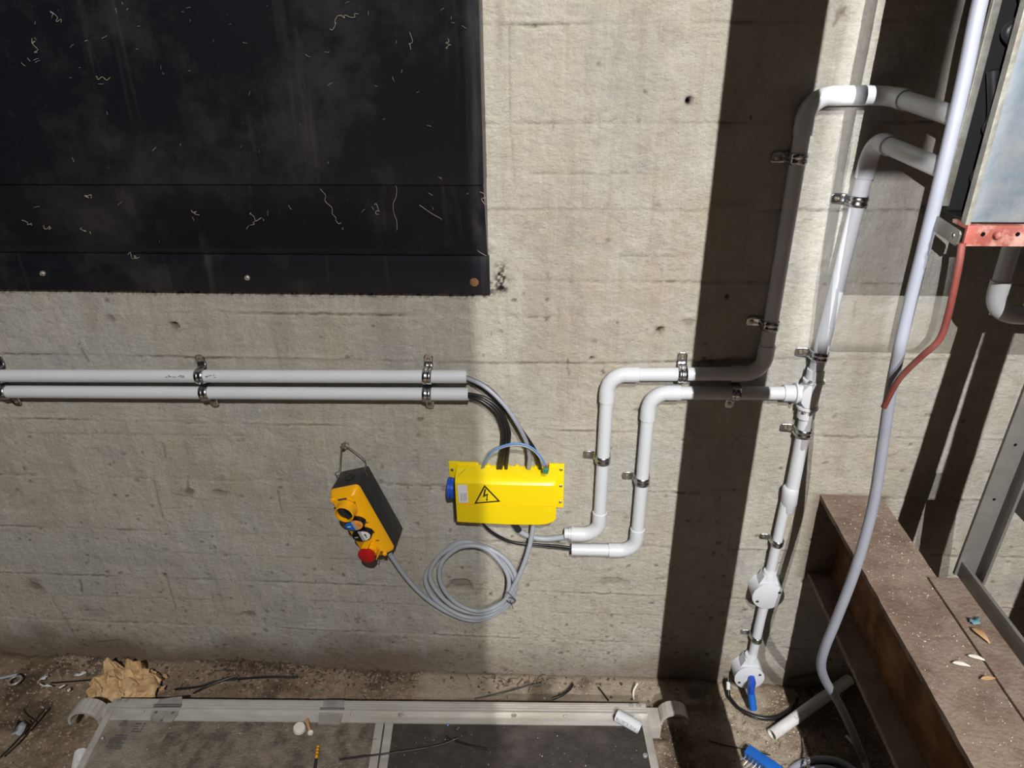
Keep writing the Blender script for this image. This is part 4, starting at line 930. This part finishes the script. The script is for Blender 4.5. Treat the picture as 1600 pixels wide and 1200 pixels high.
# clutter on the deck
oc = root('conduit_offcut', G(982, 1125, ZD), 'short white printed conduit offcut on the right corner of the deck', 'conduit')
a = G(964, 1118, ZD+.010); c = G(999, 1137, ZD+.008); 
q = MB(); d = (c-a).normalized(); L = (c-a).length; q.rev([(r25-.002, L), (r25-.002, 0), (r25, 0), (r25, L), (r25-.002, L)], a, d, 28, False); q.build('pipe', pvc, oc, angle=30)
mid = a+d*L*.5; vd = (Vector(CAM)-mid); vd = (vd-d*vd.dot(d)).normalized(); yv = vd.cross(d); vd = (vd*math.cos(-.45)+yv*math.sin(-.45)).normalized(); yv = vd.cross(d)
Mt = Matrix(((d.x, yv.x, vd.x), (d.y, yv.y, vd.y), (d.z, yv.z, vd.z)))
pipe_print('PVC ELECTR', .0082, (Mt, mid), r25, oc, -1)
cp = root('white_cap', G(468, 1140, ZD-.008), 'round white plastic cap on the left deck panel', 'cap')
MB().rev([(.0115, 0), (.0122, .001), (.0122, .008), (.0112, .0095), (.0001, .0098)], G(468, 1140, ZD-.007), (.12, -.1, 1), 28, False).build('cap', pale_m, cp)
MB().rev([(.0124, .001), (.0128, .0012), (.0128, .003), (.0124, .0032)], G(468, 1140, ZD-.007), (.12, -.1, 1), 28, False).build('rim', white_pl, cp)
wp = root('wall_plug', G(483, 1135, ZD-.002), 'tan plastic plug with a flanged end beside the white cap', 'plug')
a = G(479, 1125, ZD); c = G(486, 1147, ZD-.001); d = (c-a); MB().tube([a, a+d*.3, a+d*.32, a+d*.85], .0035, 10, True, [.0042, .0042, .0034, .0034]).build('shank', wood_m, wp); MB().tube([a+d*.82, a+d*.86, a+d*.95, c], .0055, 12, True, [.004, .0062, .0058, .004]).build('collar', pale_m, wp)
pn_ = root('screwdriver_bit', G(494, 1180, ZD), 'slim yellow and black tool lying across the left deck panel', 'tool')
a = G(497, 1166, ZD-.002); c = G(492, 1200, ZD-.002); d = c-a; MB().tube([a, a+d*.6], .0030, 10).build('barrel', yellow_lid, pn_); MB().tube([a+d*.6, a+d*1.8], .0032, 10).build('grip', black_pl, pn_)
for t in (.1, .25, .4): MB().tube([a+d*t, a+d*(t+.03)], .0032, 8).build('band', ink, pn_)
cable('black_wire', 'long black wire strip trailing over the centre rails of the deck', [G(530,1187,ZD-.002), G(560,1183,ZD), G(600,1178,ZD+.002), G(650,1171,ZD), G(690,1163,ZD), G(716,1153,ZD+.004)], .0018, cable_black, 'wire')
cable('black_wire', 'short bent black wire strip on the right deck panel', [G(711,1158,ZD), G(722,1161,ZD), G(740,1166,ZD), G(762,1171,ZD-.002)], .0020, cable_black, 'wire')
cable('black_wire', 'thin black wire crossing above the short bent strip', [G(696,1149,ZD), G(705,1155,ZD+.004), G(716,1152,ZD+.004)], .0012, cable_black, 'wire')
# offcuts between deck and wall
def offcut(lbl, pts, r, mt=cable_black, z=.018): cable('cable_offcut', lbl, [G(px, py, z+dz) for px, py, dz in pts], r, mt, 'cable offcut')
offcut('thin black cable offcut on the ledge, leftmost of three right of centre', [(742,1092,0),(780,1084,.004),(820,1073,.006),(848,1068,.01)], .0016)
offcut('fat curved black cable offcut on the ledge behind the deck', [(863,1092,0),(878,1086,.004),(890,1077,.006),(895,1069,.008)], .0032)
offcut('short slanted black cable offcut near the right end of the ledge', [(935,1074,.006),(942,1083,.004),(951,1095,0)], .0020)
offcut('long black cable offcut among the soil behind the left half of the deck', [(273,1077,.0),(310,1073,.006),(335,1065,.01),(370,1061,.008),(420,1058,.01),(465,1058,.006)], .0026)
offcut('short black cable offcut crossing the long one behind the deck', [(302,1083,.002),(320,1074,.01),(345,1064,.012),(372,1055,.012)], .0022)
offcut('straight black cable offcut left of the brown paper', [(80,1067,.0),(110,1065,.004),(145,1062,.006)], .0018)
offcut('black cable offcut lying diagonally at bottom left', [(0,1184,.0),(20,1164,.004),(45,1137,.006),(70,1108,.008)], .0022)
offcut('brown thin twig crossing the diagonal offcut at left', [(30,1108,.004),(34,1118,.006),(48,1130,.01)], .0012, dirtdark)
offcut('grey rod at the left frame edge by the wall', [(0,1060,.004),(14,1057,.006),(27,1054,.008)], .0032, pvc_grey)
offcut('pale bent plastic strip standing at the right end of the ledge', [(990,1093,.0),(990,1080,.012),(996,1068,.022)], .0022, pale_m)
# brown crumpled paper
PB = MB(); n1, n2 = 24, 15; v = []; f = []; rp_ = random.Random(5)
c0 = G(197, 1080, .0)
for i in range(n1):
    for j in range(n2):
        a = i/(n1-1)*2-1; bb = j/(n2-1)*2-1
        x_ = a*.086*(1-.22*bb*bb) + rp_.uniform(-.0055, .0055); y_ = bb*.050*(1-.30*a*a) + rp_.uniform(-.0045, .0045)
        rr = max(0, 1-a**4-bb**4*.8)
        fold = abs(math.sin(a*6.0+bb*2.2+rp_.uniform(-.25, .25))) ; z_ = rr*(.016 + .022*fold*(1 if bb > -.3 else .6) + rp_.uniform(0, .013)) + .006 + (1-rr)*rp_.uniform(0, .010)
        if bb > .55 and -.1 < a < .45: z_ += .016+rp_.uniform(0, .012)      # flap standing against the wall
        if bb > .4 and -.62 < a < -.42: z_ += .024; 
        if a > .62 and bb > -.4: z_ += .010
        v.append((c0.x+x_, min(c0.y+y_, 1.19), z_))
for i in range(n1-1):
    for j in range(n2-1):
        q_ = (i*n2+j, (i+1)*n2+j, (i+1)*n2+j+1, i*n2+j+1)
        f += [(q_[0], q_[1], q_[2]), (q_[0], q_[2], q_[3])] if (i+j) % 2 else [(q_[0], q_[1], q_[3]), (q_[1], q_[2], q_[3])]
o = PB.raw(v, f).build('crumpled_paper', paper_m, None, angle=8, solid=.0006); origin(o, c0); tagm(o, 'crumpled brown paper against the wall by the left deck hook', 'paper')
# shreds of plastic, washer, tubes
def shred(name, lbl, px, py, s, mt, cat, seed, grp=None, z=None, asp=.5, flat=.2):
    r_ = random.Random(seed); b = MB(); c = G(px, py, .016 if z is None else z); v = []; f = []
    rot_ = r_.uniform(0, 3.1)
    for i in range(5):
        for j in range(3):
            a = (i/4-.5)*s; q = (j-1)*.5*s*asp*(1-.6*abs(i/2-1)); x_ = a*math.cos(rot_)-q*math.sin(rot_); y_ = a*math.sin(rot_)+q*math.cos(rot_)
            v.append((c.x+x_+r_.uniform(-.1, .1)*s, c.y+y_+r_.uniform(-.06, .06)*s, c.z+r_.uniform(0, flat)*s))
    for i in range(4):
        for j in range(2): f.append((i*3+j, (i+1)*3+j, (i+1)*3+j+1, i*3+j+1))
    o = b.raw(v, f).build(name, mt, None, angle=20, solid=.0006); origin(o, c); tagm(o, lbl, cat, grp); return o
film = mat('dull_white_film', (.60, .60, .62), .4, var=.1)
shred('plastic_scrap', 'white plastic film scrap just left of the crumpled paper', 125, 1054, .024, film, 'scrap', 1)
shred('plastic_scrap', 'long white plastic film scrap under the straight black offcut', 70, 1072, .036, film, 'scrap', 2, asp=.25)
shred('plastic_scrap', 'small white film scrap above the long one at left', 68, 1060, .020, film, 'scrap', 3)
shred('plastic_scrap', 'cream chip lowest in the scraps left of the paper', 108, 1078, .014, pale_m, 'scrap', 5, asp=.35)
shred('plastic_scrap', 'cream chip nearest the left deck hook', 98, 1073, .014, pale_m, 'scrap', 4, asp=.35)
shred('bark_chip', 'brown curled chip right of the crumpled paper', 258, 1057, .020, wood_m, 'chip', 6); shred('bark_chip', 'tan chip standing behind the deck hinge', 255, 1078, .014, wood_m, 'chip', 7, flat=.8)
def leaf(lbl, px, py, s, ang, z, mt=wood_m):
    c = G(px, py, z); n = 9; v = []; f = []
    for i in range(n):
        t = i/(n-1); w2 = math.sin(math.pi*t**.8)*s*.16+.0002
        for j in (-1, 0, 1): x_ = (t-.5)*s; y_ = j*w2; v.append((c.x+x_*math.cos(ang)-y_*math.sin(ang), c.y+x_*math.sin(ang)+y_*math.cos(ang), c.z+.002+abs(j)*.0015+math.sin(t*3.1)*s*.10))
    for i in range(n-1):
        for j in range(2): f.append((i*3+j, (i+1)*3+j, (i+1)*3+j+1, i*3+j+1))
    o = MB().raw(v, f).build('dry_leaf', mt, None, solid=.0005); origin(o, c); tagm(o, lbl, 'leaf')
leaf('long tan dry leaf on the angle iron below the blue scrap', 1531, 995, .034, -1.25, .546)
leaf('pale curled dry leaf on the beam top, leftmost', 1501, 1041, .024, -.25, .541, pale_m)
leaf('tan dry leaf on the beam top, lowest', 1543, 1063, .022, .12, .541)
leaf('pale thin dry leaf on the beam beside the angle edge', 1525, 1031, .024, -.4, .541, pale_m)
shred('plastic_scrap', 'crumpled light-blue scrap on the angle iron', 1523, 973, .018, mat('faded_blue', (.14, .27, .33), .6), 'scrap', 21, z=.547, asp=.9, flat=.4)
ws = MB(); c = G(23, 1063, .014); ws.tube([c+Vector((.013*math.cos(a/20*6.2832), .013*math.sin(a/20*6.2832), 0)) for a in range(21)], .0028, 6); o = ws.build('washer', alu_dull); origin(o, c); tagm(o, 'grey ring washer on the soil at the far left', 'washer')
gc = root('corrugated_conduit', G(124, 1185, .02), 'grey corrugated conduit stub beside the left deck rail', 'conduit')
a = G(127, 1178, .05); c = G(116, 1240, .05); pts = []; rad = []
for i in range(61): pts.append(a.lerp(c, i/60)); rad.append(.0125+.0010*(1 if i % 3 == 0 else 0))
MB().tube(pts, .0125, 20, True, rad).build('corrugated_tube', pvc_dirty, gc, angle=60); MB().rev([(.0132, 0), (.0132, .003), (.012, .0035)], a, (a-c), 20).build('cut_end', pvc_dirty, gc)
shred('plastic_scrap', 'dull clear plastic cup piece on the soil at left, below the ring washer', 33, 1142, .040, pvc_grey, 'scrap', 33, flat=.4, asp=.8)
shred('plastic_scrap', 'tiny light-blue scrap near the deck centre rails', 700, 1131, .010, wire_blue, 'scrap', 34, z=ZD-.007, flat=.1)
# soil tufts and grit (uncountable)
def grit(name, lbl, n, fn, s0, s1, mt, cat):
    b = MB()
    for _ in range(n):
        p = fn()
        if p is None: continue
        s = random.uniform(s0, s1)*random.choice((.6, .8, 1, 1.3)); a = random.uniform(0, 6.3)
        v = [(math.cos(a+k*2.09)*s*random.uniform(.6, 1.3), math.sin(a+k*2.09)*s*random.uniform(.6, 1.3), -s*.3) for k in range(3)] + [(random.uniform(-.4, .4)*s, random.uniform(-.4, .4)*s, s*random.uniform(.4, .9))]
        b.raw([(p[0]+x, p[1]+y, p[2]+z) for x, y, z in v], [(0, 1, 3), (1, 2, 3), (2, 0, 3), (0, 2, 1)])
    me = bpy.data.meshes.new(name); me.from_pydata(b.v, [], b.f); me.materials.append(mt); o = bpy.data.objects.new(name, me); COL.objects.link(o); tagm(o, lbl, cat, kind='stuff')
def fl(x0, x1, y0, y1, clear=True):
    def g():
        x = random.uniform(x0, x1); y = random.uniform(y0, y1)
        return (x, y, fz(x, y)+.001)
    return g
grit('soil_grit', 'loose brown grit scattered over the pit floor', 5200, lambda: random.choice((fl(-1.4, -.9, .75, 1.19), fl(-1.2, .4, 1.08, 1.195), fl(.22, .56, .85, 1.19), fl(.38, .8, .85, 1.19)))(), .0008, .0032, stone_m, 'grit')
grit('soil_lumps', 'larger brown soil lumps over the pit floor', 1500, lambda: random.choice((fl(-1.4, -.9, .75, 1.19), fl(-1.2, -.3, 1.08, 1.195), fl(.40, .8, .85, 1.19)))(), .0025, .006, soil_lump_m, 'soil')
grit('dark_soil_clods', 'dark soil clods and fibres gathered along the wall foot', 700, lambda: (lambda x: (x, 1.195-abs(random.gauss(0, .03)), fz(x, 1.18)+random.uniform(0, .01)))(random.choice((random.gauss(-.62, .10), random.gauss(-.40, .02), random.uniform(-1.3, .3), random.gauss(-.72, .05)))), .0015, .005, dirtdark, 'soil')
grit('pale_chips', 'pale specks of plaster on floor, deck and soil', 420, lambda: random.choice((fl(-1.4, .6, .85, 1.19), fl(.38, .56, .85, 1.15)))(), .0008, .0022, pale_m, 'chips')
def on_deck(): p = dp(random.uniform(.03, UL-.03), random.uniform(.05, .30), -.0075); return (p.x, p.y, p.z)
grit('deck_specks', 'fine pale debris sprinkled over the deck panels', 420, on_deck, .0004, .0014, pale_m, 'debris')
grit('beam_grit', 'fine pale and brown grit lying on the beam top', 900, lambda: (lambda y: (min(max(random.gauss(.60, .028), .534), .627 if y < .965 else .643) if random.random() < .55 or y > .955 else random.uniform(.632, .674), y, .5408 if True else 0))(random.uniform(.55, 1.19)), .0005, .0020, stone_m, 'grit')
grit('beam_specks', 'white specks sprinkled on the beam', 260, lambda: (random.uniform(.533, .645), random.uniform(.55, 1.19), .5408), .0004, .0013, pale_m, 'specks')
# twiggy fibres by the wall foot
b = MB()
for _ in range(150):
    x = random.choice((random.gauss(-.62, .12), random.gauss(-.41, .025), random.uniform(-1.2, .3), random.gauss(-.08, .06))); y = 1.19-abs(random.gauss(0, .025)); z = fz(x, y)+random.uniform(.002, .012); a = random.uniform(0, 6.3); L = random.uniform(.006, .03)
    b.tube(spline([(x, y, z), (x+math.cos(a)*L*.5+random.uniform(-.004, .004), min(1.195, y+math.sin(a)*L*.5), z+random.uniform(0, .006)), (x+math.cos(a)*L, min(1.196, y+math.sin(a)*L), z+random.uniform(-.002, .008))], 3), random.uniform(.0003, .0009), 4)
b.build('twig_fibres', dirtdark, None, kind='stuff', smooth=False); tagm(bpy.data.objects['twig_fibres'], 'dry fibres and tiny twigs along the wall foot', 'fibres')

# ================================================================== added blockers outside the view that shape the lamplight into dark bands
def caster(name, lbl, cat, lo, hi, mt=blocker_m):
    o = MB().box(lo, hi).build(name, mt, None, bevel=.0005); origin(o, ((lo[0]+hi[0])/2, (lo[1]+hi[1])/2, lo[2])); tagm(o, lbl, cat)
def rx(xw, y, lx=LX, ly=LY): return lx+(xw-lx)*(y-ly)/(WY-ly)
YP = -.35
caster('band_blocker', 'upright blocker added behind the viewer to throw the broad dark band on the wall', 'steel post', (rx(.2505, YP), YP-.002, 0), (rx(.390, YP), YP+.002, 2.6))  # unseen uprights, added and sized from the bands they should throw
caster('band_blocker', 'upright blocker added behind the viewer to throw the wide right-hand dark band', 'steel post', (rx(.750, YP), YP-.002, 0), (rx(.800, YP), YP+.002, 2.6))
caster('band_blocker', 'widest upright blocker added behind the viewer to throw the corner shadow', 'steel post', (rx(.975, YP), YP-.002, 0), (rx(1.25, YP), YP+.002, 1.9))
caster('left_light_blocker', 'unseen board added beside the lower work lamp to dim the left half of the wall', 'board', (rx(-2.6, -1.35), -1.355, 1.95), (rx(-.150, -1.35), -1.345, 2.55), blocker_brown_m)  # added to cut the lower lamp off the left half
LLX, LLY = -.25, -.6
caster('side_light_blocker', 'unseen upright board added beside the left lamp to keep its light off the middle of the wall', 'board', (-.9, -.505, .9), (rx(.392, -.5, LLX, LLY), -.495, 1.605), blocker_brown_m)  # added pair with the next, trims the left lamp on both sides
caster('side_light_blocker', 'unseen short board added right of the left lamp to shade the far right of the wall', 'board', (rx(.700, -.5, LLX, LLY), -.505, 1.558), (-.10, -.495, 1.64), blocker_brown_m)
caster('low_light_blocker', 'unseen low board added in front of the left lamp to shade the beam and floor', 'board', (rx(.393, -.5, LLX, LLY), -.505, 1.2), (-.10, -.495, 1.557), blocker_brown_m)  # added to cut the left lamp below the upper right wall
caster('patch_blocker', 'unseen narrow blocker added beside the left lamp to throw the upper right dark patch', 'steel plate', (rx(.462, -.45, LLX, LLY), -.451, 1.563), (rx(.577, -.45, LLX, LLY), -.449, 1.592))  # added close to the left lamp to darken the pipe arms and wall patch
